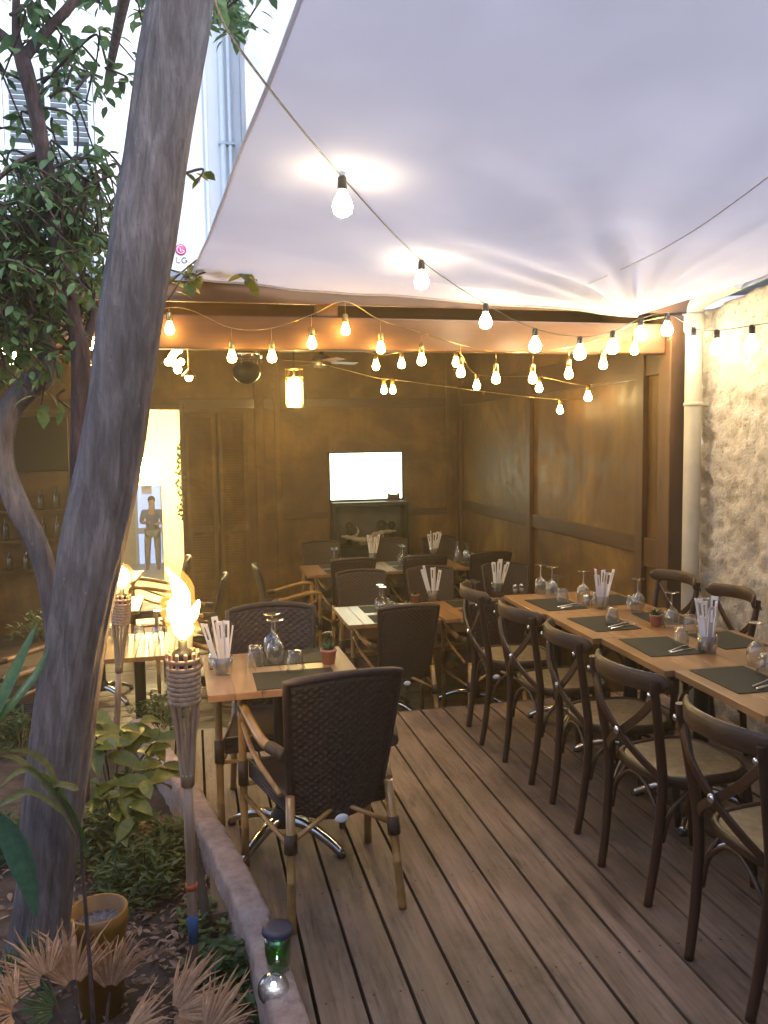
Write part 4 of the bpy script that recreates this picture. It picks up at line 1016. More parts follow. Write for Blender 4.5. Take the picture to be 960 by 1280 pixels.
# ================================================================== FESTOON LIGHTS
def festoon(label, cablepts, bulbs, bulbmat, r, drop, group, sock='blk', cr=.003):
    root = thing('string_lights', cablepts[0], label, 'string lights', group)
    m = MB(); pts = smoothpath(cablepts, 8); m.tube(pts, cr, 6)
    for p, h in bulbs:
        if h > .001: m.tube([p, p-Vector((0, 0, h))], cr*.55, 5)
    obj('cable', m, 'wire' if sock == 'blk' else 'goldwire', root)
    for p, h in bulbs:
        z0 = -h; m = MB()
        m.lathe([(0, .004), (.011, .004), (.0165, -.004), (.0175, -.04), (.0155, -.046), (0, -.046)], 12, p+Vector((0, 0, z0))); s_ = obj('socket', m, sock, root)
        m = MB(); k = r/.03
        m.lathe([(0, -.044), (.0135, -.045), (.0145, -.052), (.018*k**.5, -.058-.004*k), (r*.8, -.06-r*.5), (r, -.06-r*1.15), (r*.86, -.06-r*1.75), (r*.5, -.06-r*2.05), (0, -.06-r*2.15)], 16, p+Vector((0, 0, z0)))
        obj('bulb', m, bulbmat, s_)
    return root
SG = 'festoon light strings'
# main string, close under the sail then along beam, post and stucco wall (pixel centre of each bulb, depth plane)
kn = [ony(262, -30, 1.35), ony(303, 66, 1.95)]
pA = [sail_at(427, 214)-Vector((0, 0, .014)), sail_at(528, 320)-Vector((0, 0, .02)), ony(607, 380, 4.55), ony(669, 411, 4.66), ony(725, 421, 4.70), ony(766, 414, 4.70), ony(801, 398, 4.72), ony(834, 392, 4.74), onx(867, 410, 2.90), onx(896, 413, 2.86), onx(940, 407, 2.84), onx(985, 400, 2.82)]
festoon('string of large warm bulbs under the sail running to the post and stucco wall', kn+pA, [(p, .0) for p in pA[:-1]], 'bulbA', .037, 0, SG)
# amber bulbs on drop wires along the beam
bB = [(115, 430), (112, 465), (212, 411), (290, 446), (340, 446), (390, 429), (432, 412), (476, 435), (527, 450), (576, 465), (620, 473), (666, 473), (711, 467), (754, 455), (793, 437)]
pts = []; bl = []
for px, py in bB:
    c = ony(px, py, 4.78); h = .075 if px > 230 else .03
    top = c + Vector((0, 0, .085+h)); bl.append((top, h)); pts.append(top)
festoon('festoon string of amber bulbs on drop wires hanging along the front of the timber beam', [ony(-60, 420, 4.78)]+[ony(40, 425, 4.78)]+pts+[ony(835, 395, 4.74)], bl, 'bulbB', .027, 0, SG, 'goldwire', .003)
# deeper strings inside the shelter
def deep(lst, Y, label, r=.029):
    bl = []; ps = []
    for px, py in lst:
        c = onx(px, py, 2.93) if px > 690 else ony(px, py, Y); top = c+Vector((0, 0, .10)); bl.append((top, 0)); ps.append(top)
    festoon(label, [ps[0]+Vector((-.5, 0, .12))]+ps+[ps[-1]+Vector((.35, 0, .10))], bl, 'bulbC', r, 0, SG, 'goldwire', .003)
deep([(470, 459), (502, 457), (570, 455), (596, 484), (674, 487), (735, 498)], 6.2, 'upper festoon string of small bulbs sagging inside the shelter')
deep([(480, 490), (491, 490), (700, 515)], 6.6, 'lower festoon string of small bulbs inside the shelter', .026)
deep([(5, 440), (17, 452), (33, 438), (66, 438)], 5.4, 'festoon string of small bulbs glimpsed behind the tree leaves at far left')
cb = thing('bulb_cluster', ony(218, 452, 5.6), 'cluster of small white bulbs bunched under the beam right of the big trunk', 'light cluster')
c0 = ony(218, 452, 5.6)
m = MB(); m.tube([c0+Vector((0, 0, .25)), c0+Vector((0, 0, .05))], .004, 6); obj('cable', m, 'goldwire', cb)
for dx, dz in ((.0, .05), (.03, .075), (-.04, .0), (.04, .0), (.0, -.01), (.02, -.055), (-.015, .03)):
    m = MB(); m.ball(c0+Vector((dx, R.uniform(-.03, .03), dz)), .024, 12, 8); obj('bulb', m, 'bulbC', cb)
c0 = ony(236, 472, 5.5)
cb = thing('hanging_bulb', c0, 'single small bulb on a long drop wire right of the bulb cluster', 'light bulb')
m = MB(); m.tube([c0+Vector((0, 0, .25)), c0+Vector((0, 0, .03))], .003, 6); m.lathe([(0, .06), (.03, .03), (.045, .012), (.046, .008), (0, .02)], 16, c0); obj('shade', m, 'goldwire', cb)
m = MB(); m.ball(c0, .024, 12, 8); obj('bulb', m, 'bulbC', cb)
# lantern pendant
c0 = ony(368, 491, 7.1)
l = thing('lantern', c0, 'bright glass lantern hanging from a round ceiling plate in the shelter', 'lantern')
m = MB(); m.lathe([(0, -.115), (.058, -.112), (.062, -.05), (.062, .07), (.05, .115), (0, .12)], 20, c0); obj('lamp_core', m, 'lantern', l)
m = MB()
for k in range(8):
    a = 2*PI*k/8; m.tube([c0+Vector((.072*math.cos(a), .072*math.sin(a), -.12)), c0+Vector((.072*math.cos(a), .072*math.sin(a), .20))], .002, 6)
for z in (-.12, .13, .2): m.tube([c0+Vector((.072*math.cos(2*PI*k/20), .072*math.sin(2*PI*k/20), z)) for k in range(21)], .003, 6)
obj('cage', m, 'goldwire', l)
m = MB(); m.tube([c0+Vector((0, 0, .09)), c0+Vector((0, 0, .36))], .005, 6); m.lathe([(0, .345), (.13, .345), (.16, .365), (.13, .385), (0, .385)], 24, c0); obj('ceiling_plate', m, 'iron', l)
# dark pendant globe with a bright ring
c0 = ony(308, 462, 6.4)
l = thing('dark_pendant', c0, 'unlit dark glass pendant globe with a shiny metal collar, left of the lantern', 'pendant lamp')
m = MB(); m.ball(c0+Vector((0, 0, -.02)), .105, 20, 12, (1, 1, .85)); obj('globe', m, 'iron', l)
m = MB(); m.lathe([(.1, .08), (.115, .08), (.115, .15), (.1, .15)], 24, c0)
for k in range(10): a = 2*PI*k/10; m.tube([c0+Vector((.118*math.cos(a), .118*math.sin(a), .05)), c0+Vector((.118*math.cos(a), .118*math.sin(a), .17))], .006, 6)
obj('collar', m, 'chrome', l)
m = MB(); m.tube([c0+Vector((0, 0, .1)), c0+Vector((0, 0, .5))], .008, 6); obj('rod', m, 'wire', l)
# ceiling fan blades beside the lantern
c0 = ony(402, 452, 7.3)
f = thing('ceiling_fan', c0, 'dark ceiling fan with flat blades turning behind the lantern', 'fan')
f['label'] = 'dark ceiling fan with flat blades just behind the lantern'
m = MB(); m.lathe([(0, -.06), (.07, -.05), (.09, 0), (.07, .05), (.02, .06), (.02, .35), (0, .35)], 20, c0); obj('motor', m, 'iron', f)
for k in range(4):
    a = .35+PI/2*k; d_ = Vector((math.cos(a), math.sin(a), 0)); m = MB(); m.bar(c0+d_*.08, c0+d_*.36, .09, .008, up=(.15*-d_.y, .15*d_.x, 1)); obj('blade', m, 'chair', f, bevel=.003)
# ================================================================== TORCHES
def flame_mesh(c, segs):
    m = MB(); m.tube(smoothpath([c+Vector(p) for p, r in segs], 4), lerps([r for p, r in segs], (len(segs)-1)*4+1), 12, wob=lambda i, a: 1+.12*math.sin(i*.8+2*a)+.07*math.sin(3*a+i))
    return m
def torch(base, top, s, label, seg, tape):
    t = thing('bamboo_torch', base, label, 'torch', 'bamboo garden torches')
    ax = (top-base).normalized(); L = (top-base).length
    def P(z): return base + ax*z
    z0 = L-.145*s; z1 = L-.40*s
    m = MB(); k = [0, .3, .31, .62, .63]; zz = [0, z1*.33, z1*.335, z1*.66, z1*.665, z1]
    m.tube([P(q) for q in zz], [.0155*s, .0155*s, .018*s, .0155*s, .018*s, .016*s], 12); obj('pole', m, 'cane', t)
    r = ax.orthogonal().normalized(); q = ax.cross(r)
    m = MB()
    for i in range(11):
        a = 2*PI*i/11+.1; d_ = r*math.cos(a)+q*math.sin(a)
        sg = smoothpath([P(z1-.02*s)+d_*.015*s, P(z1+.14*s)+d_*.027*s, P(z0)+d_*.042*s, P(L)+d_*.047*s, P(L+.018*s)+d_*.047*s], 3)
        m.tube(sg, .0062*s, 6)
    obj('split_canes', m, 'cane', t)
    m = MB(); n = 60
    for row in range(9):
        zc = z0 + .008*s + row*.0152*s
        if row == 8: zc += .01*s
        vs = []
        for i in range(n):
            a = 2*PI*i/n; d_ = r*math.cos(a)+q*math.sin(a); rr = s*(.0485+.0028*row/8 + .0016*math.cos(a*11 + PI*row))
            for dz, dr in ((-.0080, -.002), (-.0052, .0022), (.0052, .0022), (.0080, -.002)): vs.append(P(zc+dz*s)+d_*(rr+dr*s))
        m.add(vs, [(i*4+k_, ((i+1) % n)*4+k_, ((i+1) % n)*4+k_+1, i*4+k_+1) for i in range(n) for k_ in range(3)], True)
    obj('woven_basket', m, 'cane', t)
    m = MB(); zc = z1+.02*s; m.tube([P(zc)+(r*math.cos(2*PI*i/24)+q*math.sin(2*PI*i/24))*.0185*s for i in range(25)], .004*s, 6); obj('tie', m, 'paper', t)
    m = MB(); mm = Matrix((r, q, ax)).transposed()
    m.lathe([(0, -.1*s), (.034*s, -.1*s), (.036*s, .01*s), (.03*s, .022*s), (.014*s, .03*s), (.013*s, .055*s), (0, .056*s)], 18, P(L), m=mm); ca = obj('oil_canister', m, 'iron', t)
    m = MB(); m.tube([P(L+.05*s), P(L+.075*s)], .007*s, 8); obj('wick', m, 'tar', ca)
    fm = flame_mesh(P(L+.062*s), seg)
    for sx, hh, tl in (((1, .45, .018),) if tape else ()):
        q0 = seg[2][0]; w0 = seg[2][1]*s
        fm.tube(smoothpath([P(L+.062*s)+Vector((sx*w0*.3, 0, q0[2])), P(L+.062*s)+Vector((sx*w0*.9, 0, q0[2]+.35*hh*.1)), P(L+.062*s)+Vector((sx*(w0*1.15+tl*.3), 0, q0[2]+hh*.1)), P(L+.062*s)+Vector((sx*(w0+tl), 0, q0[2]+hh*.14))], 4), lerps([w0*.6, w0*.45, w0*.25, .001], 13), 10)
    fo = obj('flame', fm if s > 0 else flame_mesh(P(L+.062*s), seg), 'flame', t)
    obj('flame_tongue', flame_mesh(P(L+.060*s), [((p[0]*1.12, p[1], p[2]*1.14), r_*1.6) for p, r_ in seg]), 'flameout', fo)
    if tape:
        for a, b_, mt, nm, rr in ((.135, .27, 'bluetape', 'blue_tape', .0175), (.325, .345, 'redclip', 'red_clip', .02)):
            m = MB(); m.tube([P(a*L/1.12), P(b_*L/1.12)], rr*s, 12); obj(nm, m, mt, t)
    return P(L+.12*s)
tb = Vector((-.045, 2.66, -.05)); tt = ony(229, 822, 2.62)
fl1 = torch(tb, tt, 1.0, 'near bamboo torch with a tall wind-blown flame and blue tape on its pole', [((0, 0, 0), .012), ((.002, 0, .02), .026), ((.0, 0, .055), .036), ((-.006, 0, .095), .034), ((.002, 0, .135), .026), ((-.012, 0, .175), .016), ((-.03, 0, .205), .007), ((-.042, 0, .225), .0015)], True)
m = MB(); 
tb = Vector((-.47, 4.75, -.05)); tt = ony(152, 748, 4.72)
fl2 = torch(tb, tt, 1.0, 'far bamboo torch with a small round flame, close to the big trunk', [((0, 0, 0), .014), ((0, 0, .03), .036), ((0, 0, .06), .042), ((0, 0, .09), .03), ((-.01, 0, .125), .004)], False)
m = MB(); m.bar((.005, 2.95, -.06), (-.045, 2.9, .34), .035, .02); tag(obj('wooden_stake', m, 'stake', bevel=.004), 'short grey wooden stake leaning behind the near torch pole', 'stake')
# ================================================================== TREES
def rough_tube(pts, rs, n, amp, seedz, fr=(3, 26)):
    m = MB(); pts = smoothpath(pts, 14); rs = lerps(rs, len(pts))
    def wob(i, a):
        z = i*.02
        cr = max(0, .16-abs(noise.noise((math.cos(a)*5, math.sin(a)*5, z*.9+seedz*2))))
        return 1 - amp*2.4*cr + amp*(noise.noise((math.cos(a)*2.2, math.sin(a)*2.2, z*2.0+seedz)) + .5*noise.noise((math.cos(a)*6, math.sin(a)*6, z*3.2+seedz)) + .32*noise.noise((math.cos(a)*13, math.sin(a)*13, z*6+seedz)))
    m.tube(pts, rs, n, wob=wob); return m
def leaves(m, c, sp, n, L=.06, down=.5):
    for _ in range(n):
        while True:
            q = Vector((R.uniform(-1, 1), R.uniform(-1, 1), R.uniform(-1, 1)))
            if q.length < 1: break
        p = Vector(c)+Vector((q.x*sp[0], q.y*sp[1], q.z*sp[2])); a = R.uniform(0, 2*PI)
        d_ = Vector((math.cos(a), math.sin(a), R.uniform(-1.0, .35)-.3*down)); l = L*R.uniform(.6, 1.25)
        m.leaf(p, d_, (R.uniform(-.6, .6), R.uniform(-.6, .6), 1), l, l*R.uniform(.5, .68), R.uniform(0, .4), R.uniform(0, .2), 3)
def twig_cluster(tw, lv, c0, c1, n, spread, L=.06):
    """a drooping twig with leaves set along it"""
    c0, c1 = Vector(c0), Vector(c1); mid = c0.lerp(c1, .5)+Vector((R.uniform(-.1, .1), R.uniform(-.1, .1), R.uniform(.02, .15)))
    pts = smoothpath([c0, mid, c1], 8); tw.tube(pts, lerps([.006, .0025], len(pts)), 5)
    for k in range(n):
        i = R.randrange(2, len(pts)); p = pts[i]; d_ = (pts[i]-pts[i-1]).normalized()
        a = R.uniform(0, 2*PI); v = (d_*.5 + Vector((math.cos(a), math.sin(a), R.uniform(-.9, .3)))).normalized()
        l = L*R.uniform(.65, 1.25); q = p+v*R.uniform(0, spread)
        lv.leaf(q, v, (R.uniform(-.5, .5), R.uniform(-.5, .5), 1), l, l*R.uniform(.5, .7), R.uniform(0, .4), R.uniform(0, .2), 3)
TY = 2.42
tr = thing('leaning_tree', ony(57, 1175, TY), 'big grey barked tree trunk leaning right across the left foreground', 'tree')
px = [(42, 1215, 40), (48, 1170, 35), (58, 1100, 32), (68, 1000, 35), (81, 900, 36), (96, 800, 35), (113, 700, 37), (134, 600, 36), (149, 500, 34), (163, 400, 36), (179, 300, 37), (194, 200, 35), (209, 100, 36), (225, 0, 36), (240, -120, 36), (252, -240, 34)]
sc_ = (ony(480, 640, TY)-Vector((0, 0, CAMH))).length/F
obj('trunk', rough_tube([ony(a, b_, TY) for a, b_, w_ in px], [w_*sc_*.98 for a, b_, w_ in px], 150, .085, 3.), 'bark', tr)
m = MB(); lv = MB()
top = ony(252, -240, TY)
for e in ((-.9, 3.4, 3.1), (-.3, 3.8, 3.2), (.4, 3.0, 3.4), (.2, 2.2, 3.5), (-.6, 2.2, 3.4)):
    m = MB(); m.tube(smoothpath([top-Vector((0, 0, .1)), (top+Vector(e))/2+Vector((0, 0, .15)), Vector(e)], 6), lerps([.06, .03, .012], 13), 8); obj('limb', m, 'bark', tr)
tw = MB()
for k in range(26): p = Vector((R.uniform(-1.0, .3), R.uniform(2.6, 3.9), R.uniform(3.15, 3.6))); twig_cluster(tw, lv, p, p+Vector((R.uniform(-.3, .3), R.uniform(-.3, .3), R.uniform(-.1, .15))), 20, .05)
for a, b_, Y in (((290, -30), (312, 22), 2.9), ((268, -20), (272, 30), 2.7), ((165, -30), (182, 14), 2.6), ((130, -30), (125, 12), 2.7), ((20, -40), (40, 18), 2.8)): twig_cluster(tw, lv, ony(*a, Y), ony(*b_, Y+.05), 11, .03, .055)
obj('crown', merged(lv, tw), 'leafA', tr)
# slender reddish tree
SY = 3.02
st = thing('slender_tree', ony(98, 760, SY), 'slender reddish trunk with a high fork and a leafy crown, left of the big trunk', 'tree')
pp_ = [(98, 1000, 13), (98, 760, 12), (99, 640, 11), (101, 520, 11), (101, 440, 10.5), (92, 400, 9), (75, 320, 8.5), (63, 240, 8.2), (54, 190, 8), (43, 130, 8.2), (31, 85, 8.5), (26, 66, 8)]
s2 = (ony(480, 640, SY)-Vector((0, 0, CAMH))).length/F
obj('trunk', rough_tube([ony(a, b_, SY) for a, b_, w_ in pp_], [w_*s2 for a, b_, w_ in pp_], 28, .10, 9.), 'bark2', st)
for l in ([(27, 70, 7.5), (8, 50, 6.5), (-25, 25, 6)], [(26, 68, 6), (20, 40, 4.5), (21, -20, 4)], [(30, 72, 7), (48, 50, 6), (92, 2, 5.5), (130, -50, 5)], [(101, 440, 8), (112, 415, 5), (118, 385, 3)], [(60, 225, 4), (90, 215, 2.5), (125, 240, 1.5)], [(54, 190, 4), (20, 205, 3), (-20, 240, 2)]):
    m = MB(); m.tube(smoothpath([ony(a, b_, SY+.02*k) for k, (a, b_, w_) in enumerate(l)], 6), lerps([w_*s2 for a, b_, w_ in l], (len(l)-1)*6+1), 10); obj('limb', m, 'bark2', st)
tw = MB(); lv = MB()
# crown built of drooping leafy twigs at several depths
def px_cluster(x0, x1, y0, y1, Y0, Y1, n, k, L=.062):
    for _ in range(n):
        a = ony(R.uniform(x0, x1), R.uniform(y0, y1), R.uniform(Y0, Y1)); v = Vector((R.uniform(-.22, .22), R.uniform(-.15, .15), R.uniform(-.2, .03)))
        twig_cluster(tw, lv, a, a+v, k, .04, L)
px_cluster(-60, 60, 230, 400, 2.9, 3.7, 80, 20, .043)
px_cluster(30, 105, 235, 330, 2.9, 3.6, 44, 18, .043)
px_cluster(-40, 110, 310, 440, 3.0, 3.8, 64, 18, .043)
px_cluster(65, 145, 215, 330, 3.0, 3.5, 26, 12, .045)
px_cluster(40, 115, 100, 220, 3.0, 3.4, 14, 10, .05)
px_cluster(0, 100, 60, 110, 3.0, 3.3, 5, 6)
px_cluster(-40, 30, 400, 470, 3.0, 3.6, 8, 9)
px_cluster(10, 130, -10, 20, 2.9, 3.2, 8, 9)
obj('crown', merged(lv, tw), 'leafA', st)
# twisted trunk
TY3 = 3.25; s3 = (ony(480, 640, TY3)-Vector((0, 0, CAMH))).length/F
t3 = thing('twisted_tree', ony(72, 780, TY3), 'twisted dark trunk curving through the left edge of the photo', 'tree')
pp_ = [(84, 1000, 17), (76, 850, 14), (66, 760, 12), (57, 715, 11.5), (44, 677, 12), (26, 641, 12.5), (9, 600, 12), (2, 560, 12), (11, 515, 12.5), (33, 487, 14), (55, 468, 14), (58, 440, 12), (42, 412, 11), (34, 380, 10), (38, 330, 8)]
obj('trunk', rough_tube([ony(a, b_, TY3) for a, b_, w_ in pp_], [w_*s3 for a, b_, w_ in pp_], 30, .13, 15.), 'bark', t3)
tw = MB(); lv = MB()
px_cluster(-40, 70, 390, 460, 3.1, 3.6, 12, 10); px_cluster(60, 90, 470, 500, 3.1, 3.3, 3, 6)
obj('crown', merged(lv, tw), 'leafA', t3)
# vine over the shelter edge, right of the big trunk
v = MB(); lv = MB()
for a, b_, n in (((205, 360), (244, 345), 12), ((244, 345), (310, 345), 14), ((208, 225), (246, 228), 7), ((210, 375), (232, 350), 9)): 
    Y = 4.6 if a[1] > 300 else 2.85
    twig_cluster(v, lv, ony(*a, Y), ony(*b_, Y), n, .03, .10 if Y > 4 else .05)
vo = obj('climbing_vine', v, 'bark2'); tag(vo, 'thin vine with pale green leaves reaching along the shelter edge below the sail corner', 'vine'); obj('leaves', lv, 'leafB', vo)
# ================================================================== GARDEN PLANTS
def base(px, py, z=-.04): return onz(px, py, z)
# broad leaved plant right of the trunk
c0 = Vector((-.40, 3.85, -.05))
p = thing('broad_leaved_plant', c0, 'plant with broad yellow-green leaves between the big trunk and the kerb', 'plant')
m = MB(); lv = MB()
for px_, py_, Y in ((150, 915, 3.7), (175, 905, 3.75), (130, 930, 3.6), (190, 930, 3.7), (160, 960, 3.6), (185, 970, 3.5), (120, 980, 3.5), (145, 1000, 3.45), (200, 950, 3.7), (115, 900, 3.8), (170, 1000, 3.4)):
    q = ony(px_, py_, Y); m.tube(smoothpath([c0+Vector((R.uniform(-.05, .05), R.uniform(-.3, 0), 0)), (c0+q)/2+Vector((0, 0, .05)), q], 5), .005, 6)
    for k in range(7):
        a = R.uniform(0, 2*PI); l = R.uniform(.09, .16); lv.leaf(q+Vector((R.uniform(-.03, .03), R.uniform(-.03, .03), R.uniform(-.08, .02))), (math.cos(a), math.sin(a)*.8, R.uniform(-.5, .5)), (R.uniform(-.3, .3), -.5, 1), l, l*.55, R.uniform(0, .45), .18, 5)
obj('stems', m, 'leafC', p); obj('leaves', lv, 'leafB', p)
def bush(name, px_, py_, rx, ry, h, n, mat, label, L=.05, cat='shrub', w=.35, Y=None):
    c = base(px_, py_); m = MB(); lv = MB()
    p = thing(name, c, label, cat)
    for k in range(n):
        a = R.uniform(0, 2*PI); q = R.uniform(0, 1)**.5; e = c+Vector((rx*q*math.cos(a), ry*q*math.sin(a), h*R.uniform(.35, 1)*(1-.5*q*q)))
        m.tube([c+Vector((rx*.4*q*math.cos(a), ry*.4*q*math.sin(a), 0)), e], .0022, 5)
        for j in range(9):
            b = R.uniform(0, 2*PI); pp0 = e - Vector((0, 0, R.uniform(0, h*.4))); l = L*R.uniform(.6, 1.2)
            lv.leaf(pp0, (math.cos(b), math.sin(b), R.uniform(-.1, .9)), (0, 0, 1), l, l*w, R.uniform(0, .3), .15, 3)
    obj('stems', m, mat, p); obj('leaves', lv, mat, p)
bush('herb_bush', 178, 1105, .17, .22, .20, 90, 'leafC', 'bushy small-leaved green herb behind the yellow pot', .05)
bush('herb_bush', 215, 1075, .10, .2, .18, 45, 'leafC', 'upright yellow-green herb just left of the near torch pole', .055)
bush('creeping_plant', 290, 1215, .14, .13, .085, 75, 'leafD', 'low dark green creeper in front of the kerb beside the solar lamps', .045, 'plant', .7)
bush('creeping_plant', 335, 1262, .07, .05, .06, 24, 'leafD', 'small dark green creeper at the foot of the glass globe lamp', .04, 'plant', .7)
bush('low_shrub', 120, 1050, .2, .3, .16, 80, 'leafC', 'leafy green shrub between the big trunk foot and the yellow pot', .055)
bush('creeping_plant', 255, 1150, .09, .16, .06, 30, 'leafC', 'sparse low green plant growing along the inner side of the kerb', .035, 'plant', .6)
bush('low_shrub', 60, 800, .35, .3, .30, 70, 'leafC', 'dim low shrub behind the trunks at the left edge', .07)
bush('low_shrub', 200, 905, .2, .35, .22, 60, 'leafD', 'dark leafy shrub beside the far torch', .06)
bush('low_shrub', 25, 930, .28, .3, .22, 60, 'leafD', 'dark shrub left of the big trunk', .06)
bush('low_shrub', 20, 1060, .22, .2, .14, 60, 'leafD', 'small shadowy shrub at the left foot of the big trunk', .05)
# long blades entering from the left edge
def blade(m, pts, w, thick=.0):
    pts = smoothpath(pts, 7); n = len(pts); vs = []; fs = []
    for i, p in enumerate(pts):
        t = (pts[min(i+1, n-1)]-pts[max(i-1, 0)]).normalized(); sd = t.cross(CF).normalized(); q = i/(n-1)
        ww = w*(.55+.9*q if q < .5 else 1.0*(1-((q-.5)/.5)**1.8)+.0)*1.0
        vs += [p+sd*ww, p+CF*ww*.5, p-sd*ww]
    for i in range(n-1):
        a = i*3; fs += [(a, a+1, a+4, a+3), (a+1, a+2, a+5, a+4)]
    m.add(vs, fs, True)
p = MB(); BYd = 2.25
blade(p, [ony(-45, 985, BYd), ony(-10, 900, BYd), ony(22, 830, BYd+.05), ony(47, 778, BYd+.1)], .016)
blade(p, [ony(-40, 940, BYd), ony(10, 885, BYd+.03), ony(45, 842, BYd+.08), ony(64, 805, BYd+.12)], .012)
tag(obj('blade_leaf_plant', p, 'blade'), 'two long upright green blade leaves entering at the left edge', 'plant')
p = MB(); blade(p, [ony(-40, 1000, 2.1), ony(8, 1040, 2.1), ony(30, 1090, 2.1), ony(46, 1148, 2.12)], .034)
tag(obj('drooping_leaf', p, 'bluegreen'), 'single wide blue-green leaf drooping in front of the big trunk', 'plant')
YO = 2.2
p = thing('spindly_palm', onz(122, 1290, -.05), 'spindly plant on a thin dark stem, pale strap leaves arching before the trunk', 'plant')
m = MB(); m.tube(smoothpath([ony(118, 1300, YO), ony(112, 1200, YO), ony(104, 1100, YO), ony(98, 1045, YO), ony(72, 990, YO)], 5), lerps([.0065, .005, .004, .003], 21), 8); obj('stem', m, 'bark2', p)
m = MB()
for l in ([(98, 1045), (60, 985), (25, 950), (2, 945)], [(90, 1030), (55, 975), (28, 962), (-2, 985)], [(85, 1020), (40, 990), (10, 1000), (-5, 1012)], [(72, 990), (62, 960), (36, 940), (12, 938)], [(60, 985), (75, 980), (95, 985), (92, 982)]): blade(m, [ony(a, b_, YO-.01*k) for k, (a, b_) in enumerate(l)], .009)
obj('strap_leaves', m, 'pale', p)
m = MB()
for l in ([(110, 1065), (85, 1010), (60, 975), (45, 965)], [(110, 1068), (95, 1030), (80, 1005), (62, 985)]): blade(m, [ony(a, b_, YO) for a, b_ in l], .012)
obj('green_leaves', m, 'blade', p)
# dry palm fans
def fan(m, c, up, face, n, L, spread, rr):
    c, up, face = Vector(c), Vector(up).normalized(), Vector(face).normalized(); sd = up.cross(face).normalized()
    for k in range(n):
        a = (-.5+k/(n-1))*spread + rr.uniform(-.03, .03); d_ = up*math.cos(a)+sd*math.sin(a)
        l = L*rr.uniform(.62, 1.15)*(1-.18*abs(a)/(spread/2)); w = .0042*l/.2
        b = c + d_*.02; q = face*(.012*(-1)**k)
        droop = Vector((0, 0, -1))*l*rr.uniform(.0, .22) + face*rr.uniform(-.045, .045) + sd*rr.uniform(-.02, .02)
        pts = [b, b+d_*l*.45+q*.4, b+d_*l*.75+droop*.3, b+d_*l+droop]
        vs = []; fs = []
        pn = d_.cross(face).normalized()
        for i, pnt in enumerate(pts):
            ww = (w*.7, w*1.35, w*.8, .0004)[i]; vs += [pnt+pn*ww, pnt+face*ww*.5, pnt-pn*ww]
        for i in range(3):
            a0 = i*3; fs += [(a0, a0+1, a0+4, a0+3), (a0+1, a0+2, a0+5, a0+4)]
        m.add(vs, fs)
rr = random.Random(5)
FD = -CF
p = thing('dry_fan_palm', Vector((-.33, 2.2, -.06)), 'low fan palm with dry tan fronds and a few green ones along the bottom left', 'palm')
specs = [((137, 1240), 2.32, (.12, .1, 1), (.2, -1, .3), 40, .16, 1.6), ((215, 1268), 2.2, (.8, -.2, .35), (-.1, -.8, .9), 46, .18, 2.6), ((255, 1300), 2.1, (.75, -.1, .55), (-.2, -.8, .8), 42, .18, 2.3),
         ((60, 1225), 2.2, (-.5, .1, .6), (.1, -.9, .6), 34, .135, 2.5), ((92, 1235), 2.25, (-.1, .3, .8), (.2, -1, .5), 26, .17, 2.0), ((20, 1265), 2.12, (-.2, -.3, .4), (.1, -.7, .9), 32, .135, 2.9), ((150, 1300), 2.08, (.3, -.3, .25), (0, -.5, 1), 34, .16, 3.0)]
pet = MB()
for (a, b_), Y, up, fc, n, L, spd in specs:
    q = ony(a, b_, Y); m = MB(); fan(m, q, up, fc, n, L, spd, rr); obj('dry_frond', m, 'drypalm', p)
    pet.tube([Vector((-.3, 2.15, -.06)), q], .005, 6)
for (a, b_), Y, up, fc, n, L, spd in [((40, 1215), 2.25, (-.2, 0, .7), (.1, -1, .5), 20, .10, 2.2), ((75, 1262), 2.14, (-.7, -.1, .3), (0, -.8, .8), 18, .1, 1.8), ((10, 1230), 2.2, (-.3, 0, .6), (.1, -1, .5), 16, .1, 2.0)]:
    q = ony(a, b_, Y); m = MB(); fan(m, q, up, fc, n, L, spd, rr); obj('green_frond', m, 'greenpalm', p)
obj('leaf_stalks', pet, 'bark2', p)
# yellow pot with grit
c0 = ony(122, 1136, 2.58); pb = Vector((c0.x, c0.y, -.09)); h = c0.z+.09
p = thing('yellow_pot', pb, 'round yellow glazed pot of grey grit at the foot of the big trunk', 'plant pot')
m = MB(); m.lathe([(0, 0), (.06, 0), (.083, h*.8), (.086, h*.86), (.09, h*.9), (.09, h), (.081, h), (.078, h*.8), (0, h*.78)], 40, pb); obj('pot', m, 'yellow', p)
m = MB(); N = 24; vs = [(pb.x+.0785*(j/8)*math.cos(2*PI*i/N), pb.y+.0785*(j/8)*math.sin(2*PI*i/N), pb.z+h*.87+.008*noise.noise((i*.9, j*1.3, 0))) for j in range(9) for i in range(N)]
m.add(vs, [(j*N+i, j*N+(i+1) % N, (j+1)*N+(i+1) % N, (j+1)*N+i) for j in range(8) for i in range(N)], True); obj('grit', m, 'gravel', p)
# dark stones at the bottom edge
for (a, b_), r_, l in (((140, 1268), .075, 'largest'), ((60, 1275), .06, 'left'), ((215, 1262), .05, 'right')):
    c = ony(a, b_, 2.12); m = MB(); m.ball((c.x, c.y, -.05), r_, 20, 14, (1.3, 1, .8))
    for v_ in m.v: v_ += Vector((1, .6, .7))*(.028*noise.noise(v_*14))
    tag(obj('garden_stone', m, 'rock'), 'dark rough stone under the dry palm fronds, '+l+' one', 'stone', 'stones under the palm')
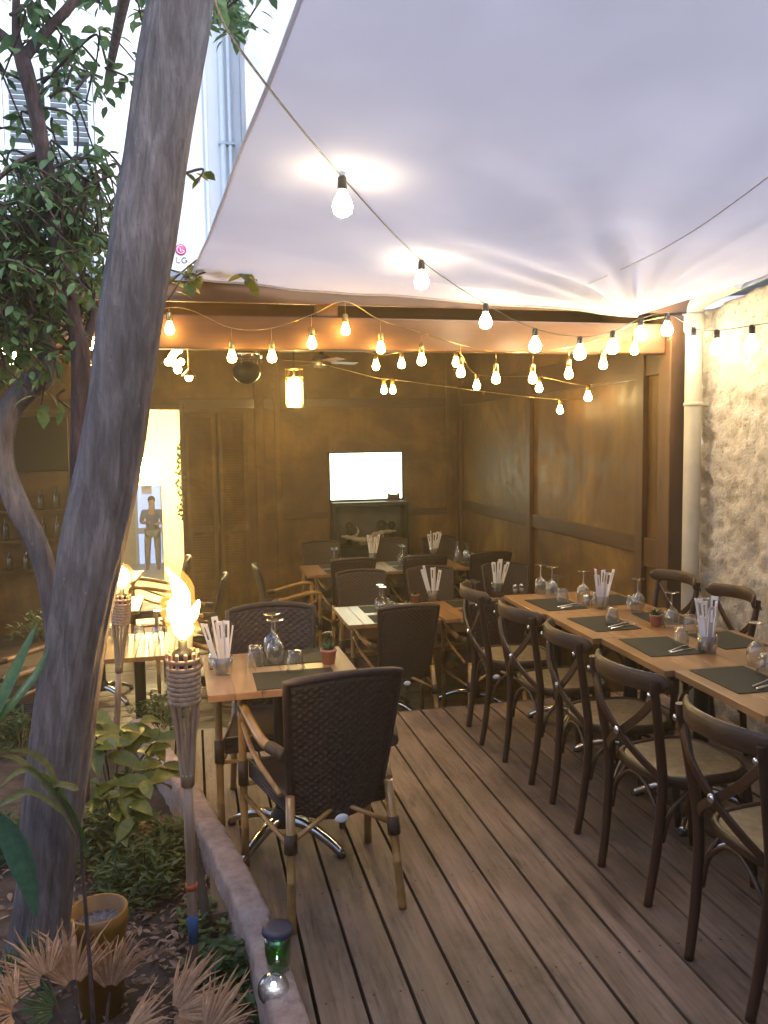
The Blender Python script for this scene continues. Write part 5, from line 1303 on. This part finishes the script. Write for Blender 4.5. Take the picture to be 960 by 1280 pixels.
# solar lamps at the kerb corner
c0 = Vector((.165, 2.40, -.05))
p = thing('globe_solar_lamp', c0, 'small clear glass globe garden lamp with cool white led beside the kerb end', 'solar lamp')
gcen = ony(343, 1234, 2.36)
gcen = ony(342, 1236, 2.33)
m = MB(); m.lathe([(0, -.04), (.008, -.04), (.008, gcen.z-.05), (.02, gcen.z-.045), (.022, gcen.z-.03), (0, gcen.z-.03)], 14, (gcen.x, gcen.y, 0)); obj('spike', m, 'blk', p)
m = MB(); m.ball(gcen, .047, 24, 16); o = obj('globe', m, 'glass', p)
m = MB(); m.ball(gcen, .045, 24, 16); m.f = [f[::-1] for f in m.f]; obj('globe_inner', m, 'glass', o)
m = MB(); m.ball(gcen+Vector((0, 0, .014)), .007, 10, 8); m.ball(gcen+Vector((0, -.0, -.012)), .011, 10, 8); obj('led', m, 'led', p)
c1 = ony(347, 1162, 2.42)
p = thing('green_solar_lamp', Vector((c1.x, c1.y, -.05)), 'solar garden lamp with dark round cap and ribbed green glass body on the kerb end', 'solar lamp')
m = MB(); m.lathe([(0, -.012), (.043, -.012), (.048, -.006), (.048, .004), (.043, .010), (.03, .012), (0, .012)], 32, c1); obj('solar_cap', m, 'navy', p)
m = MB(); zb = -.125
def rib(i): return .0385
N = 40; prof = [(.030, zb), (.036, zb+.02), (.040, zb+.07), (.040, -.014)]
vs = [(c1.x+r_*(1+.03*(i % 2))*math.cos(2*PI*i/N), c1.y+r_*(1+.03*(i % 2))*math.sin(2*PI*i/N), c1.z+z) for r_, z in prof for i in range(N)]
m.add(vs, [(j*N+i, j*N+(i+1) % N, (j+1)*N+(i+1) % N, (j+1)*N+i) for j in range(3) for i in range(N)], True); o = obj('glass_body', m, 'greenglass', p)
sm = o.modifiers.new('thick', 'SOLIDIFY'); sm.thickness = .003
m = MB(); m.ball(c1+Vector((0, 0, -.04)), .010, 10, 8); obj('led', m, 'green_led', p)
m = MB(); m.lathe([(0, zb-.03), (.02, zb-.03), (.032, zb-.002), (0, zb-.001)], 20, c1); obj('base', m, 'navy', p)
# ================================================================== PERSON in the passage
def skin_mesh(name, verts, edges, radii, mat, parent, root=0):
    me = bpy.data.meshes.new(name); me.from_pydata(verts, edges, []); o = bpy.data.objects.new(name, me); col.objects.link(o); o.parent = parent
    me.materials.append(G[mat]); md = o.modifiers.new('skin', 'SKIN'); md.use_smooth_shade = True
    for i, r_ in enumerate(radii):
        sv = me.skin_vertices[0].data[i]; sv.radius = r_ if isinstance(r_, tuple) else (r_, r_); sv.use_root = i == root
    ss = o.modifiers.new('sub', 'SUBSURF'); ss.levels = 2; ss.render_levels = 2
    return o
pz = Vector((-.97, 20.6, -1.32))
pr = thing('person', pz, 'person in a dark top and khaki trousers standing in the far blue doorway holding something', 'person')
BV = [(0, 0, .95), (0, 0, 1.15), (0, 0, 1.38), (0, -.01, 1.48), (0, -.03, 1.60), (0, -.02, 1.70),
      (.19, 0, 1.40), (.25, -.06, 1.14), (.06, -.26, 1.13), (-.19, 0, 1.40), (-.25, -.06, 1.14), (-.04, -.27, 1.18),
      (.1, 0, .9), (.11, -.02, .5), (.11, .02, .09), (.12, -.14, .03), (-.1, 0, .9), (-.13, -.03, .5), (-.14, .02, .09), (-.15, -.14, .03)]
BE = [(0, 1), (1, 2), (2, 3), (3, 4), (4, 5), (2, 6), (6, 7), (7, 8), (2, 9), (9, 10), (10, 11), (0, 12), (12, 13), (13, 14), (14, 15), (0, 16), (16, 17), (17, 18), (18, 19)]
BR = [(.15, .1), (.14, .1), (.16, .1), .06, (.085, .1), .07, .06, .045, .035, .06, .045, .035, .085, .06, .045, .035, .085, .06, .045, .035]
body = skin_mesh('body', BV, BE, BR, 'skin', pr)
def subset(idx, ex, name, mat):
    mp = {v: i for i, v in enumerate(idx)}
    skin_mesh(name, [BV[i] for i in idx], [(mp[a], mp[b]) for a, b in BE if a in mp and b in mp], [tuple(x+ex for x in BR[i]) if isinstance(BR[i], tuple) else BR[i]+ex for i in idx], mat, body)
skin_mesh('shirt', [BV[i] for i in (0, 1, 2, 6, 7, 9, 10)]+[(0, 0, .84), (0, -.01, 1.45)], [(0, 1), (1, 2), (2, 3), (3, 4), (2, 5), (5, 6), (0, 7), (2, 8)], [(.17, .125), (.155, .115), (.175, .115), .075, .06, .075, .06, (.17, .125), .075], 'shirt', body); subset([0, 12, 13, 14, 16, 17, 18], .02, 'trousers', 'trous')
m = MB(); m.ball((0, .0, 1.69), .098, 14, 10, (.92, 1.08, 1)); m.v = [v for v in m.v]; o = obj('hair', m, 'hair', body, True)
for v_ in o.data.vertices:
    if v_.co.y < -.02 and v_.co.z < 1.72: v_.co.y = -.02
# ================================================================== LIGHT
HZ = 0.0095
if HZ:
    hm = bpy.data.materials.new('thin glare haze'); hm.use_nodes = True; hn = hm.node_tree; hn.nodes.clear()
    ho = hn.nodes.new('ShaderNodeOutputMaterial'); hv = hn.nodes.new('ShaderNodeVolumePrincipled')
    hv.inputs['Color'].default_value = (.96, .84, .62, 1); hv.inputs['Density'].default_value = HZ; hv.inputs['Anisotropy'].default_value = .6
    hn.links.new(hv.outputs[0], ho.inputs['Volume']); G['haze'] = hm
    m = MB(); m.bx(-130, 130, -130, 130, -2.4, 12)
    tag(obj('haze', m, 'haze'), 'thin warm haze added through the courtyard to imitate lens glare', 'haze', kind='stuff')  # added warm volume imitating the veil and halos of lens glare
w = bpy.data.worlds.new('World'); sc.world = w; w.use_nodes = True
nt = w.node_tree; bg = nt.nodes['Background']; sky = nt.nodes.new('ShaderNodeTexSky'); sky.sky_type = 'NISHITA'; sky.sun_disc = False
SE, SR = rad(42), rad(152)
sky.sun_elevation = SE; sky.sun_rotation = SR; sky.air_density = 1.0; sky.dust_density = .6; sky.ozone_density = 2.5
nt.links.new(sky.outputs[0], bg.inputs['Color']); bg.inputs['Strength'].default_value = .105
ld = bpy.data.lights.new('sun', 'SUN'); ld.energy = .6; ld.angle = rad(20); ld.color = (1, .97, .93)
so = bpy.data.objects.new('sun', ld); col.objects.link(so)
dv = Vector((math.sin(SR)*math.cos(SE), math.cos(SR)*math.cos(SE), math.sin(SE)))
so.rotation_euler = dv.to_track_quat('Z', 'Y').to_euler(); so.location = (0, -5, 10)
sc.view_settings.view_transform = 'Standard'; sc.view_settings.look = 'None'; sc.view_settings.gamma = 1; sc.view_settings.exposure = EXPO
sc.view_settings.use_curve_mapping = False
sc.cycles.use_denoising = True
sc.cycles.max_bounces = 10; sc.cycles.transmission_bounces = 8; sc.cycles.diffuse_bounces = 4; sc.cycles.glossy_bounces = 4
sc.cycles.sample_clamp_indirect = 6.; sc.cycles.caustics_refractive = False; sc.cycles.caustics_reflective = False
